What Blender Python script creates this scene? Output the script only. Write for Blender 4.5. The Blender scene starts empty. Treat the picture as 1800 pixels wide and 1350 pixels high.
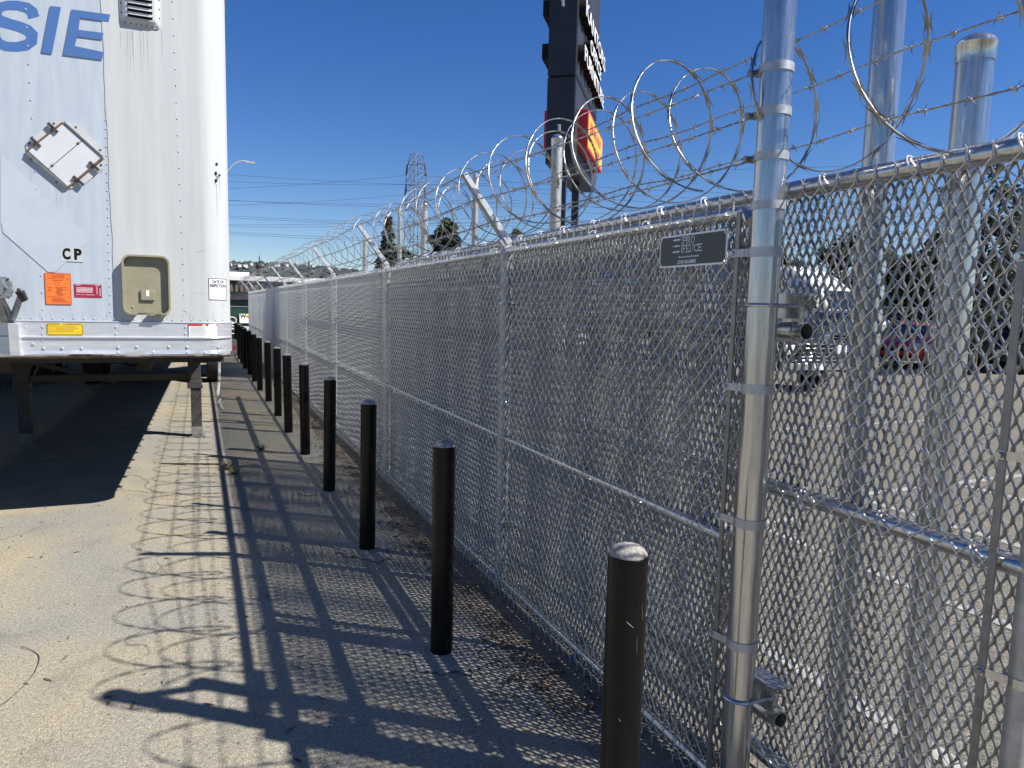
import bpy, math, random
import numpy as np
from mathutils import Vector, Matrix
R_ = math.radians
random.seed(7); rng = np.random.default_rng(7)
SC = bpy.context.scene
COL = SC.collection

# ---------------------------------------------------------------- camera
FPX, CAMH = 1248.0, 1.79
yaw = math.atan(550/1248.0); pitch = math.atan(133/1248.0); roll = math.atan(.0234)
fw = np.array([math.sin(yaw)*math.cos(pitch), math.cos(yaw)*math.cos(pitch), -math.sin(pitch)])
r0 = np.array([math.cos(yaw), -math.sin(yaw), 0.0]); u0 = np.cross(r0, fw)
rt = math.cos(roll)*r0 + math.sin(roll)*u0; up = -math.sin(roll)*r0 + math.cos(roll)*u0
cam = bpy.data.cameras.new('camera'); cam.sensor_width = 36; cam.lens = FPX/1800*36
cam.clip_start = .05; cam.clip_end = 8000
co = bpy.data.objects.new('camera', cam); COL.objects.link(co)
co.matrix_world = Matrix(((rt[0], up[0], -fw[0], 0), (rt[1], up[1], -fw[1], 0), (rt[2], up[2], -fw[2], CAMH), (0, 0, 0, 1)))
SC.camera = co

# ---------------------------------------------------------------- sky, sun, exposure
SUN = np.array([.727, -.56, 1.0])
el = math.atan2(1.0, math.hypot(SUN[0], SUN[1])); az = math.atan2(SUN[0], SUN[1])
w = bpy.data.worlds.new('World'); SC.world = w; w.use_nodes = True
nt = w.node_tree; nt.nodes.clear()
sky = nt.nodes.new('ShaderNodeTexSky'); sky.sky_type = 'NISHITA'; sky.sun_disc = False
sky.sun_elevation = el; sky.sun_rotation = az; sky.altitude = 0; sky.air_density = 1.0; sky.dust_density = .0; sky.ozone_density = 4.5
hsv = nt.nodes.new('ShaderNodeHueSaturation'); hsv.inputs['Saturation'].default_value = 1.27; hsv.inputs['Hue'].default_value = .511; hsv.inputs['Value'].default_value = 1.16
bg = nt.nodes.new('ShaderNodeBackground'); bg.inputs['Strength'].default_value = .054
out = nt.nodes.new('ShaderNodeOutputWorld')
nt.links.new(sky.outputs[0], hsv.inputs['Color']); tint = nt.nodes.new('ShaderNodeMix'); tint.data_type = 'RGBA'; tint.blend_type = 'MULTIPLY'; tint.inputs[0].default_value = 1; tint.inputs[7].default_value = (1.0, 1.0, 1.07, 1); nt.links.new(hsv.outputs[0], tint.inputs[6]); nt.links.new(tint.outputs[2], bg.inputs[0]); nt.links.new(bg.outputs[0], out.inputs[0])
sd = bpy.data.lights.new('sun', 'SUN'); sd.energy = 5.0; sd.angle = R_(.5); sd.color = (1.0, .965, .91)
so = bpy.data.objects.new('sun', sd); COL.objects.link(so)
so.rotation_euler = Vector(-SUN).to_track_quat('-Z', 'Y').to_euler()
SC.view_settings.view_transform = 'Standard'; SC.view_settings.look = 'None'
SC.view_settings.exposure = .78; SC.view_settings.gamma = 1

# ---------------------------------------------------------------- helpers
def ray(x, y):
    return (x-900)/FPX*rt + (675-y)/FPX*up + fw
def atY(x, y, Y):
    d = ray(x, y); t = Y/d[1]; return np.array([0, 0, CAMH]) + t*d
def atX(x, y, X):
    d = ray(x, y); t = X/d[0]; return np.array([0, 0, CAMH]) + t*d
def atD(x, y, D):                                  # point at horizontal distance D along the sight line
    d = ray(x, y); t = D/math.hypot(d[0], d[1]); return np.array([0, 0, CAMH]) + t*d

def frames(P):
    P = np.asarray(P, float); T = np.gradient(P, axis=0); T /= np.linalg.norm(T, axis=1)[:, None]+1e-12
    N = np.zeros_like(P); a = np.array([0, 0, 1.0]) if abs(T[0, 2]) < .9 else np.array([1.0, 0, 0])
    n = a - T[0]*(a@T[0]); n /= np.linalg.norm(n); N[0] = n
    for i in range(1, len(P)):
        n = n - T[i]*(n@T[i]); n /= np.linalg.norm(n)+1e-12; N[i] = n
    return P, T, N, np.cross(T, N)

class MB:
    def __init__(s): s.v = []; s.f = []
    def add(s, vs, fs):
        o = len(s.v); s.v += [tuple(map(float, p)) for p in vs]; s.f += [tuple(i+o for i in f) for f in fs]; return s
    def box(s, c, d, rz=0, tx=1, ty=1):
        x, y, z = d[0]/2, d[1]/2, d[2]/2; cs, sn = math.cos(rz), math.sin(rz)
        vs = []
        for k, (sx, sy, sz) in enumerate([(-1,-1,-1),(1,-1,-1),(1,1,-1),(-1,1,-1),(-1,-1,1),(1,-1,1),(1,1,1),(-1,1,1)]):
            px, py = sx*x*(tx if sz > 0 else 1), sy*y*(ty if sz > 0 else 1)
            vs.append((c[0]+px*cs-py*sn, c[1]+px*sn+py*cs, c[2]+sz*z))
        return s.add(vs, [(3,2,1,0),(4,5,6,7),(0,1,5,4),(1,2,6,5),(2,3,7,6),(3,0,4,7)])
    def obox(s, p0, p1, w, h, upv=(0, 0, 1)):            # beam between two points
        p0 = np.array(p0, float); p1 = np.array(p1, float); t = p1-p0; t /= np.linalg.norm(t)
        a = np.array(upv, float); a = a - t*(a@t)
        if np.linalg.norm(a) < 1e-4: a = np.array([1.0, 0, 0]); a = a-t*(a@t)
        a /= np.linalg.norm(a); b = np.cross(t, a); vs = []
        for p in (p0, p1):
            for sa, sb in ((-1,-1),(-1,1),(1,1),(1,-1)): vs.append(p + a*h/2*sa + b*w/2*sb)
        return s.add(vs, [(3,2,1,0),(4,5,6,7),(0,1,5,4),(1,2,6,5),(2,3,7,6),(3,0,4,7)])
    def tube(s, P, r, n=8, r2=None, cap=True, closed=False):
        P, T, N, B = frames(P); m = len(P); r = np.broadcast_to(np.asarray(r, float), (m,)); r2 = r if r2 is None else np.broadcast_to(np.asarray(r2, float), (m,))
        ang = np.arange(n)*2*math.pi/n
        V = P[:, None, :] + np.cos(ang)[None, :, None]*N[:, None, :]*r[:, None, None] + np.sin(ang)[None, :, None]*B[:, None, :]*r2[:, None, None]
        fs = []
        for i in range(m if closed else m-1):
            a, b = i*n, ((i+1) % m)*n
            for j in range(n): k = (j+1) % n; fs.append((a+j, a+k, b+k, b+j))
        if cap and not closed: fs.append(tuple(range(n-1, -1, -1))); fs.append(tuple((m-1)*n+j for j in range(n)))
        return s.add(V.reshape(-1, 3), fs)
    def cyl(s, p0, p1, r, r1=None, n=16, cap=True):
        return s.tube([p0, p1], [r, r if r1 is None else r1], n, cap=cap)
    def ring(s, p0, p1, ro, ri, n=20):                   # open pipe stub
        p0 = np.array(p0, float); p1 = np.array(p1, float)
        _, T, N, B = frames([p0, p1]); a = np.arange(n)*2*math.pi/n; vs = []
        for p in (p0, p1):
            for r in (ro, ri): vs += [p + N[0]*r*math.cos(t)+B[0]*r*math.sin(t) for t in a]
        fs = []
        for j in range(n):
            k = (j+1) % n
            fs += [(j,k,2*n+k,2*n+j),(n+k,n+j,3*n+j,3*n+k),(j,n+j,n+k,k),(2*n+k,3*n+k,3*n+j,2*n+j)]
        return s.add(vs, fs)
    def lathe(s, prof, c=(0, 0, 0), n=20):
        vs = []; m = len(prof)
        for r, z in prof: vs += [(c[0]+r*math.cos(2*math.pi*j/n), c[1]+r*math.sin(2*math.pi*j/n), c[2]+z) for j in range(n)]
        fs = [(i*n+j, i*n+(j+1) % n, (i+1)*n+(j+1) % n, (i+1)*n+j) for i in range(m-1) for j in range(n)]
        fs.append(tuple(range(n-1, -1, -1))); fs.append(tuple((m-1)*n+j for j in range(n)))
        return s.add(vs, fs)
    def prism(s, poly, f0, f1):                          # polygon through two mapping functions (u,v)->xyz
        n = len(poly); vs = [f0(*p) for p in poly]+[f1(*p) for p in poly]
        fs = [tuple(range(n-1, -1, -1)), tuple(range(n, 2*n))]+[(i, (i+1) % n, n+(i+1) % n, n+i) for i in range(n)]
        return s.add(vs, fs)
    def loft(s, rings, cap=True):
        n = len(rings[0]); vs = [p for r in rings for p in r]
        fs = [(i*n+j, i*n+(j+1) % n, (i+1)*n+(j+1) % n, (i+1)*n+j) for i in range(len(rings)-1) for j in range(n)]
        if cap: fs.append(tuple(range(n-1, -1, -1))); fs.append(tuple((len(rings)-1)*n+j for j in range(n)))
        return s.add(vs, fs)
    def quad(s, *p): return s.add(p, [tuple(range(len(p)))])
    def dome(s, c, r, h, nrm=(0, 0, 1), n=8):            # rivet head
        nrm = np.array(nrm, float); nrm /= np.linalg.norm(nrm); a = np.array([0, 0, 1.0]) if abs(nrm[2]) < .9 else np.array([1.0, 0, 0])
        a = a-nrm*(a@nrm); a /= np.linalg.norm(a); b = np.cross(nrm, a); c = np.array(c, float); vs = []
        for rr, hh in ((1, 0), (.8, .6), (.35, .95)):
            vs += [c+nrm*h*hh+r*rr*(a*math.cos(2*math.pi*j/n)+b*math.sin(2*math.pi*j/n)) for j in range(n)]
        fs = [(i*n+j, i*n+(j+1) % n, (i+1)*n+(j+1) % n, (i+1)*n+j) for i in range(2) for j in range(n)]+[tuple(2*n+j for j in range(n))]
        return s.add(vs, fs)
    def mesh(s, name, m, smooth=True, angle=35):
        me = bpy.data.meshes.new(name); me.from_pydata(s.v, [], s.f); me.update()
        if m: me.materials.append(m)
        if smooth:
            me.polygons.foreach_set('use_smooth', [True]*len(me.polygons)); me.set_sharp_from_angle(angle=R_(angle))
        return me
    def build(s, name, m, parent=None, smooth=True, angle=35, bevel=0, loc=None):
        o = link(name, s.mesh(name, m, smooth, angle), parent, loc)
        if bevel:
            b = o.modifiers.new('bevel', 'BEVEL'); b.width = bevel; b.segments = 2; b.limit_method = 'ANGLE'; b.angle_limit = R_(40)
        return o

def link(name, me, parent=None, loc=None):
    o = bpy.data.objects.new(name, me); COL.objects.link(o)
    if parent is not None: o.parent = parent
    if loc is not None: o.location = loc
    return o
def empty(name, loc=(0, 0, 0), rz=0):
    o = bpy.data.objects.new(name, None); COL.objects.link(o); o.location = loc; o.rotation_euler = (0, 0, rz); o.empty_display_size = .2; return o
def tag(o, label=None, cat=None, group=None, kind=None):
    if label: o['label'] = label
    if cat: o['category'] = cat
    if group: o['group'] = group
    if kind: o['kind'] = kind
    return o
def copy_tree(o, parent=None):
    c = o.copy(); COL.objects.link(c)
    if parent is not None: c.parent = parent
    for ch in o.children: copy_tree(ch, c)
    return c
def text_mesh(s, size, extrude=.0005, offset=0, shear=0, align='CENTER', space=1.0):
    cu = bpy.data.curves.new('lettering', 'FONT'); cu.body = s; cu.size = size; cu.extrude = extrude; cu.offset = offset; cu.shear = shear
    cu.align_x = align; cu.align_y = 'CENTER'; cu.space_character = space; cu.resolution_u = 4
    o = bpy.data.objects.new('t', cu); COL.objects.link(o)
    me = bpy.data.meshes.new_from_object(o); bpy.data.objects.remove(o); return me
def text(name, s, size, m, parent, M, width=None, fn=None, **k):
    me = text_mesh(s, size, **k)
    if width:
        xs = [v.co.x for v in me.vertices]; W0 = max(xs)-min(xs); me.transform(Matrix.Diagonal((width/W0, 1, 1, 1)))
    me.transform(M)
    if fn:
        for v in me.vertices: v.co = fn(v.co)
    me.materials.clear(); me.materials.append(m)
    return link(name, me, parent)
def FRONT(x, y, z): return Matrix.Translation((x, y, z)) @ Matrix.Rotation(R_(90), 4, 'X')          # reads facing -Y

# ---------------------------------------------------------------- materials
def nd(nt, t, **k):
    n = nt.nodes.new(t)
    for a, b in k.items(): setattr(n, a, b)
    return n
def mat(name, col, rough=.5, metal=0, var=.12, scale=8, bump=0, bscale=60, col2=None, spec=None, coat=0, streak=None, rvar=.1):
    m = bpy.data.materials.new(name); m.use_nodes = True; t = m.node_tree; b = t.nodes['Principled BSDF']
    b.inputs['Roughness'].default_value = rough; b.inputs['Metallic'].default_value = metal
    if spec is not None: b.inputs['Specular IOR Level'].default_value = spec
    if coat: b.inputs['Coat Weight'].default_value = coat; b.inputs['Coat Roughness'].default_value = .08
    tc = nd(t, 'ShaderNodeTexCoord'); src = tc.outputs['Object']
    if streak:
        mp = nd(t, 'ShaderNodeMapping'); mp.inputs['Scale'].default_value = streak; t.links.new(src, mp.inputs[0]); src = mp.outputs[0]
    n = nd(t, 'ShaderNodeTexNoise'); n.inputs['Scale'].default_value = scale; n.inputs['Detail'].default_value = 6; n.inputs['Roughness'].default_value = .65
    t.links.new(src, n.inputs['Vector'])
    rp = nd(t, 'ShaderNodeValToRGB'); rp.color_ramp.elements[0].position = .32; rp.color_ramp.elements[1].position = .68
    c2 = col2 or tuple(c*(1-var*1.6) for c in col); c1 = col if col2 else tuple(min(1, c*(1+var*.5)) for c in col)
    rp.color_ramp.elements[0].color = (*c2, 1); rp.color_ramp.elements[1].color = (*c1, 1)
    t.links.new(n.outputs[0], rp.inputs[0]); t.links.new(rp.outputs[0], b.inputs['Base Color'])
    if rvar:
        mr = nd(t, 'ShaderNodeMapRange'); mr.inputs['To Min'].default_value = max(.02, rough-rvar); mr.inputs['To Max'].default_value = min(1, rough+rvar)
        t.links.new(n.outputs[0], mr.inputs[0]); t.links.new(mr.outputs[0], b.inputs['Roughness'])
    if bump:
        n2 = nd(t, 'ShaderNodeTexNoise'); n2.inputs['Scale'].default_value = bscale; n2.inputs['Detail'].default_value = 5
        t.links.new(tc.outputs['Object'], n2.inputs['Vector'])
        bp = nd(t, 'ShaderNodeBump'); bp.inputs['Strength'].default_value = bump; bp.inputs['Distance'].default_value = .01
        t.links.new(n2.outputs[0], bp.inputs['Height']); t.links.new(bp.outputs[0], b.inputs['Normal'])
    return m

def paving_mat(name, base, warm, dark, fine=150, warm_scale=.55, speck=.34, mid=60):
    """asphalt or concrete: broad dusty patches, mid stains, fine aggregate"""
    m = bpy.data.materials.new(name); m.use_nodes = True; t = m.node_tree; b = t.nodes['Principled BSDF']; b.inputs['Roughness'].default_value = .92; b.inputs['Specular IOR Level'].default_value = .25
    tc = nd(t, 'ShaderNodeTexCoord'); P = tc.outputs['Object']
    def noise(sc, det=5, ro=.6, dist=0):
        n = nd(t, 'ShaderNodeTexNoise'); n.inputs['Scale'].default_value = sc; n.inputs['Detail'].default_value = det; n.inputs['Roughness'].default_value = ro; n.inputs['Distortion'].default_value = dist
        t.links.new(P, n.inputs['Vector']); return n.outputs[0]
    def ramp(src, a, bb):
        r = nd(t, 'ShaderNodeMapRange'); r.inputs['From Min'].default_value = a; r.inputs['From Max'].default_value = bb; t.links.new(src, r.inputs[0]); return r.outputs[0]
    def mix(f, A, B, mode='MIX'):
        x = nd(t, 'ShaderNodeMix', data_type='RGBA', blend_type=mode)
        if isinstance(f, float): x.inputs[0].default_value = f
        else: t.links.new(f, x.inputs[0])
        for i, c in ((6, A), (7, B)):
            if isinstance(c, tuple): x.inputs[i].default_value = (*c, 1)
            else: t.links.new(c, x.inputs[i])
        return x.outputs[2]
    c = mix(ramp(noise(warm_scale, 6, .62, .6), .44, .66), base, warm)
    c = mix(ramp(noise(2.6, 8, .72, .3), .52, .78), c, dark)
    n3 = noise(fine, 2, .7); n4 = noise(mid, 4, .75)
    g = nd(t, 'ShaderNodeMapRange'); g.inputs['From Min'].default_value = .3; g.inputs['From Max'].default_value = .7; g.inputs['To Min'].default_value = 1-speck; g.inputs['To Max'].default_value = 1+speck*.75; t.links.new(n3, g.inputs[0])
    g2 = nd(t, 'ShaderNodeMapRange'); g2.inputs['From Min'].default_value = .3; g2.inputs['From Max'].default_value = .7; g2.inputs['To Min'].default_value = 1-speck*.7; g2.inputs['To Max'].default_value = 1+speck*.5; t.links.new(n4, g2.inputs[0])
    ml = nd(t, 'ShaderNodeMath', operation='MULTIPLY'); t.links.new(g.outputs[0], ml.inputs[0]); t.links.new(g2.outputs[0], ml.inputs[1])
    cc = nd(t, 'ShaderNodeCombineColor'); [t.links.new(ml.outputs[0], cc.inputs[i]) for i in range(3)]
    c = mix(1.0, c, cc.outputs[0], 'MULTIPLY')
    # pale stones and dark pits
    vo = nd(t, 'ShaderNodeTexVoronoi'); vo.inputs['Scale'].default_value = 62; t.links.new(P, vo.inputs['Vector'])
    st = nd(t, 'ShaderNodeMapRange'); st.inputs['From Min'].default_value = .16; st.inputs['From Max'].default_value = .08; t.links.new(vo.outputs['Distance'], st.inputs[0])
    rn = nd(t, 'ShaderNodeSeparateColor'); t.links.new(vo.outputs['Color'], rn.inputs[0])
    pick = nd(t, 'ShaderNodeMath', operation='GREATER_THAN'); pick.inputs[1].default_value = .86; t.links.new(rn.outputs[0], pick.inputs[0])
    mm = nd(t, 'ShaderNodeMath', operation='MULTIPLY'); t.links.new(st.outputs[0], mm.inputs[0]); t.links.new(pick.outputs[0], mm.inputs[1])
    c = mix(mm.outputs[0], c, tuple(min(.8, x*1.7) for x in base))
    pick2 = nd(t, 'ShaderNodeMath', operation='LESS_THAN'); pick2.inputs[1].default_value = .1; t.links.new(rn.outputs[0], pick2.inputs[0])
    mm2 = nd(t, 'ShaderNodeMath', operation='MULTIPLY'); t.links.new(st.outputs[0], mm2.inputs[0]); t.links.new(pick2.outputs[0], mm2.inputs[1])
    c = mix(mm2.outputs[0], c, tuple(x*.4 for x in dark))
    # wandering hairline cracks, only here and there
    wn = nd(t, 'ShaderNodeTexNoise'); wn.inputs['Scale'].default_value = 3; wn.inputs['Detail'].default_value = 4; t.links.new(P, wn.inputs['Vector'])
    wa = nd(t, 'ShaderNodeVectorMath', operation='MULTIPLY_ADD'); t.links.new(wn.outputs['Color'], wa.inputs[0]); wa.inputs[1].default_value = (.35, .35, 0); t.links.new(P, wa.inputs[2])
    ve = nd(t, 'ShaderNodeTexVoronoi', feature='DISTANCE_TO_EDGE'); ve.inputs['Scale'].default_value = .42; t.links.new(wa.outputs[0], ve.inputs['Vector'])
    ck = nd(t, 'ShaderNodeMapRange'); ck.inputs['From Min'].default_value = .0042; ck.inputs['From Max'].default_value = .0016; t.links.new(ve.outputs['Distance'], ck.inputs[0])
    cm = nd(t, 'ShaderNodeMath', operation='MULTIPLY'); t.links.new(ck.outputs[0], cm.inputs[0]); t.links.new(ramp(noise(.9, 3, .5), .5, .6), cm.inputs[1])
    cf = nd(t, 'ShaderNodeMath', operation='MULTIPLY'); t.links.new(cm.outputs[0], cf.inputs[0]); cf.inputs[1].default_value = .6
    c = mix(cf.outputs[0], c, tuple(x*.35 for x in dark))
    t.links.new(c, b.inputs['Base Color'])
    bp = nd(t, 'ShaderNodeBump'); bp.inputs['Strength'].default_value = .8; bp.inputs['Distance'].default_value = .006
    ad = nd(t, 'ShaderNodeMath', operation='ADD'); t.links.new(n3, ad.inputs[0]); t.links.new(n4, ad.inputs[1]); t.links.new(ad.outputs[0], bp.inputs['Height']); t.links.new(bp.outputs[0], b.inputs['Normal'])
    return m

M = {}
M['pave'] = paving_mat('sandy_asphalt', (.286, .270, .226), (.385, .325, .218), (.205, .190, .16), fine=150, speck=.58, mid=50)
M['strip'] = paving_mat('grey_dirt_strip', (.185, .163, .135), (.235, .195, .145), (.10, .085, .068), warm_scale=1.3)
M['lot'] = paving_mat('lot_asphalt', (.180, .166, .132), (.205, .182, .138), (.138, .126, .10), fine=110, speck=.8, mid=36)
M['land'] = mat('dry_land', (.14, .12, .08), .95, var=.3, scale=.05)
M['line'] = mat('worn_white_paint', (.40, .39, .355), .8, var=.3, scale=14, col2=(.21, .198, .176))
M['galv'] = mat('galvanised_steel', (.63, .625, .61), .2, .86, scale=6, col2=(.42, .42, .41), bump=.05, bscale=260, streak=(14, 14, 1.1), rvar=.14)
M['band'] = mat('zinc_band', (.52, .53, .53), .45, .6, scale=40, col2=(.38, .385, .39))
M['galv2'] = mat('dull_galvanised_steel', (.50, .50, .48), .5, .7, scale=22, col2=(.33, .33, .32), bump=.1, bscale=200)
M['wire'] = mat('galvanised_wire', (.66, .655, .64), .24, .5, var=.1, scale=30)
M['expand'] = mat('expanded_steel_sheet', (.36, .36, .355), .22, .62, scale=40, col2=(.20, .20, .198))
M['razor'] = mat('razor_steel', (.46, .445, .42), .36, .95, scale=25, col2=(.27, .25, .22))
M['barb'] = mat('barbed_wire_steel', (.40, .40, .40), .4, .9, var=.2, scale=30)
M['flat'] = mat('grey_flat_bar', (.34, .33, .31), .5, .75, scale=30, col2=(.22, .21, .2))
M['whitegalv'] = mat('pale_pressed_steel', (.74, .75, .75), .42, .55, scale=30, col2=(.55, .55, .55))
M['black'] = mat('black_gloss_paint', (.0032, .0032, .0033), .3, 0, scale=9, col2=(.0075, .007, .006), bump=.05, bscale=40, spec=.22)
M['dust'] = mat('dusty_concrete_cap', (.42, .39, .34), .9, 0, scale=60, col2=(.22, .2, .18), bump=.5, bscale=180)
M['foot'] = paving_mat('footing_concrete', (.31, .295, .265), (.36, .33, .28), (.22, .205, .18), warm_scale=7, speck=.6)
M['tw'] = mat('trailer_white_sheet', (.535, .545, .535), .42, 0, scale=2.2, col2=(.465, .478, .47), streak=(5, 5, .3), bump=.10, bscale=2.2)
M['tl'] = mat('trailer_blue_white_sheet', (.46, .505, .545), .42, 0, scale=3.2, col2=(.375, .425, .475), streak=(5, 5, .6), bump=.10, bscale=2.2)
M['patch'] = mat('cleaner_patch_sheet', (.475, .52, .56), .42, 0, scale=4, col2=(.42, .47, .52))
M['stain'] = mat('run_off_stain', (.43, .425, .40), .6, scale=12, col2=(.36, .345, .31))
M['patchw'] = mat('white_placard_plate', (.60, .61, .62), .4, scale=5, col2=(.55, .56, .575))
M['alu'] = mat('aluminium_rail', (.72, .73, .75), .36, .55, scale=6, col2=(.55, .565, .59), streak=(1, 1, 9))
M['rust'] = mat('rusted_edge', (.30, .17, .10), .85, .1, scale=22, col2=(.09, .06, .045), bump=.4)
M['riv'] = mat('rivet_heads', (.50, .53, .57), .4, .2, var=.2)
M['blue'] = mat('blue_vinyl', (.055, .135, .34), .45, 0, scale=9, col2=(.07, .155, .35))
M['olive'] = mat('tan_plastic', (.30, .278, .185), .55, 0, scale=7, col2=(.235, .217, .143))
M['dark'] = mat('dark_underframe', (.022, .02, .019), .75, 0, scale=10, col2=(.04, .034, .03))
M['leg'] = mat('black_worn_leg', (.055, .05, .046), .6, 0, scale=18, col2=(.028, .026, .024), bump=.2)
M['legfoot'] = mat('scuffed_leg_foot', (.23, .215, .2), .7, .1, scale=20, col2=(.12, .115, .11))
M['tyre'] = mat('tyre_rubber', (.014, .014, .014), .85, 0, scale=20)
M['chrome'] = mat('chrome', (.75, .76, .78), .12, 1, var=.05)
M['glass'] = mat('dark_glass', (.012, .018, .028), .05, 0, var=.1, spec=.8)
M['ink'] = mat('black_ink', (.010, .010, .011), .65, spec=.15)
M['white'] = mat('white_vinyl', (.78, .78, .77), .5, var=.05)
M['grey'] = mat('grey_vinyl', (.50, .54, .52), .5, var=.06)
M['orange'] = mat('orange_vinyl', (.85, .19, .03), .5, var=.08)
M['oink'] = mat('brown_orange_print', (.42, .07, .02), .6)
M['crimson'] = mat('crimson_vinyl', (.33, .02, .05), .45, var=.1)
M['pink'] = mat('pale_print', (.75, .55, .58), .5)
M['yellow'] = mat('yellow_vinyl', (.80, .54, .02), .5, var=.08)
M['yink'] = mat('olive_print', (.30, .19, .02), .6)
M['red'] = mat('red_print', (.62, .04, .03), .5)
M['lgrey'] = mat('faint_grey_print', (.52, .53, .55), .6)
M['cast'] = mat('cast_grey_metal', (.30, .32, .33), .45, .5, scale=18, col2=(.2, .21, .22))
M['sign'] = mat('charcoal_sign_face', (.055, .062, .066), .5, var=.1)
M['signink'] = mat('silver_sign_print', (.80, .82, .84), .45, var=.05)
M['pyl'] = mat('black_sign_cladding', (.016, .018, .022), .45, var=.2, scale=3)
M['pylp'] = mat('black_panel', (.030, .031, .033), .5, var=.15, scale=2)
M['bred'] = mat('red_sign_plastic', (.62, .025, .02), .4, var=.08)
M['byel'] = mat('amber_sign_face', (.86, .50, .03), .4, var=.08)
M['leaf'] = mat('dark_foliage', (.045, .062, .026), .7, var=.5, scale=1.2, spec=.2)
M['leaf2'] = mat('dusty_foliage', (.12, .135, .08), .7, var=.5, scale=1.5, spec=.2)
M['leaf3'] = mat('grey_green_foliage', (.10, .115, .08), .7, var=.4, scale=1.5, spec=.2)
M['trunk'] = mat('bark', (.10, .075, .055), .9, var=.4, scale=8)
M['weed'] = mat('dry_weed', (.13, .14, .045), .8, var=.4, scale=20)
M['hill'] = mat('hill_scrub', (.070, .082, .075), .95, scale=.011, col2=(.030, .042, .043))
M['hillwood'] = mat('hill_oak_wood', (.045, .055, .052), .95, scale=.03, col2=(.028, .036, .036))
M['house'] = mat('pale_house_wall', (.6, .58, .54), .8, var=.2, scale=.02)
M['bwhite'] = mat('white_wall', (.72, .71, .68), .7, var=.08, scale=2)
M['brownroof'] = mat('brown_corrugated', (.15, .115, .085), .7, .1, var=.2, scale=4)
M['greywall'] = mat('grey_block_wall', (.27, .26, .245), .85, var=.15, scale=3)
M['green'] = mat('dark_green_steel', (.012, .045, .035), .5, 0, var=.25, scale=5)
M['purple'] = mat('dark_corrugated_roof', (.055, .05, .058), .5, .2, var=.2, scale=6)
M['lattice'] = mat('lattice_steel', (.21, .22, .24), .6, .4, var=.1)
M['cable'] = mat('power_cable', (.055, .07, .10), .6, 0, var=.1)
M['carred'] = mat('red_car_paint', (.66, .03, .028), .3, 0, var=.05, coat=.6)
M['carblk'] = mat('black_car_paint', (.012, .013, .016), .22, 0, var=.1, coat=.6)
M['carslate'] = mat('slate_blue_car_paint', (.10, .115, .16), .25, .3, var=.1, coat=.6)
M['cargrey'] = mat('graphite_car_paint', (.045, .046, .05), .25, .3, var=.1, coat=.6)
M['truckw'] = mat('white_truck_paint', (.72, .73, .73), .3, 0, var=.06, coat=.4)
M['truckb'] = mat('blue_truck_panel', (.045, .15, .38), .4, 0, var=.2, scale=1.2)
M['lamp'] = mat('pale_lens', (.7, .7, .68), .15, 0, var=.05)
M['tail'] = mat('red_lens', (.22, .008, .008), .2, 0, var=.1)
M['amber'] = mat('amber_lens', (.6, .2, .02), .2)
M['dirt'] = mat('fine_dirt_debris', (.13, .085, .05), .9, var=.5, scale=30)
M['chip'] = mat('stone_chips', (.30, .27, .23), .9, var=.5, scale=8)
M['strap'] = mat('pale_strap', (.45, .45, .44), .6, var=.2, scale=12)

# ================================================================ SETTING
def sheet(name, x0, x1, y0, y1, z, m, nx=1, ny=1):
    mb = MB(); mb.quad((x0, y0, z), (x1, y0, z), (x1, y1, z), (x0, y1, z)); return tag(mb.build(name, m, smooth=False), kind='structure')
sheet('ground', -4000, 4000, -2000, 4000, -.02, M['land'])
# pavement with a wandering edge against the dirt strip by the fence
def edge(y): return 1.43+.03*math.sin(y*1.3)+.02*math.sin(y*4.1+1)
mb = MB(); ys = np.arange(-4, 60, .2)
for a, b in zip(ys[:-1], ys[1:]): mb.quad((-40, a, 0), (edge(a), a, 0), (edge(b), b, 0), (-40, b, 0))
tag(mb.build('pavement', M['pave'], smooth=False), kind='structure')
mb = MB()
for a, b in zip(ys[:-1], ys[1:]): mb.quad((1.2, a, -.004), (2.1, a, -.004), (2.1, b, -.004), (1.2, b, -.004))
tag(mb.build('fence_strip', M['strip'], smooth=False), kind='structure')
sheet('parking_lot', 1.98, 90, -6, 34, .004, M['lot'])
sheet('back_road', -60, 120, 34, 90, .0, M['lot'])
mb = MB()
def lstripe(x0, y0, x1, y1, wd=.1):
    p0 = np.array([x0, y0]); p1 = np.array([x1, y1]); t = (p1-p0)/np.linalg.norm(p1-p0); n = np.array([-t[1], t[0]])*wd/2
    mb.quad((*(p0-n), .009), (*(p0+n), .009), (*(p1+n), .009), (*(p1-n), .009))
for X, a, b in ((2.75, .2, 2.9), (4.31, 1.2, 4.7), (5.925, 1.2, 4.95), (7.5, 1, 4.9), (9.1, 1, 4.9)): lstripe(X, a, X, b)
lstripe(5.9, 4.98, 10.5, 5.0); lstripe(2.4, 4.75, 4.8, 4.55); lstripe(7.5, 8.36, 12, 8.33); lstripe(2.6, 9.5, 6, 9.4)
tag(mb.build('lot_marking', M['line'], smooth=False), kind='structure')
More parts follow.
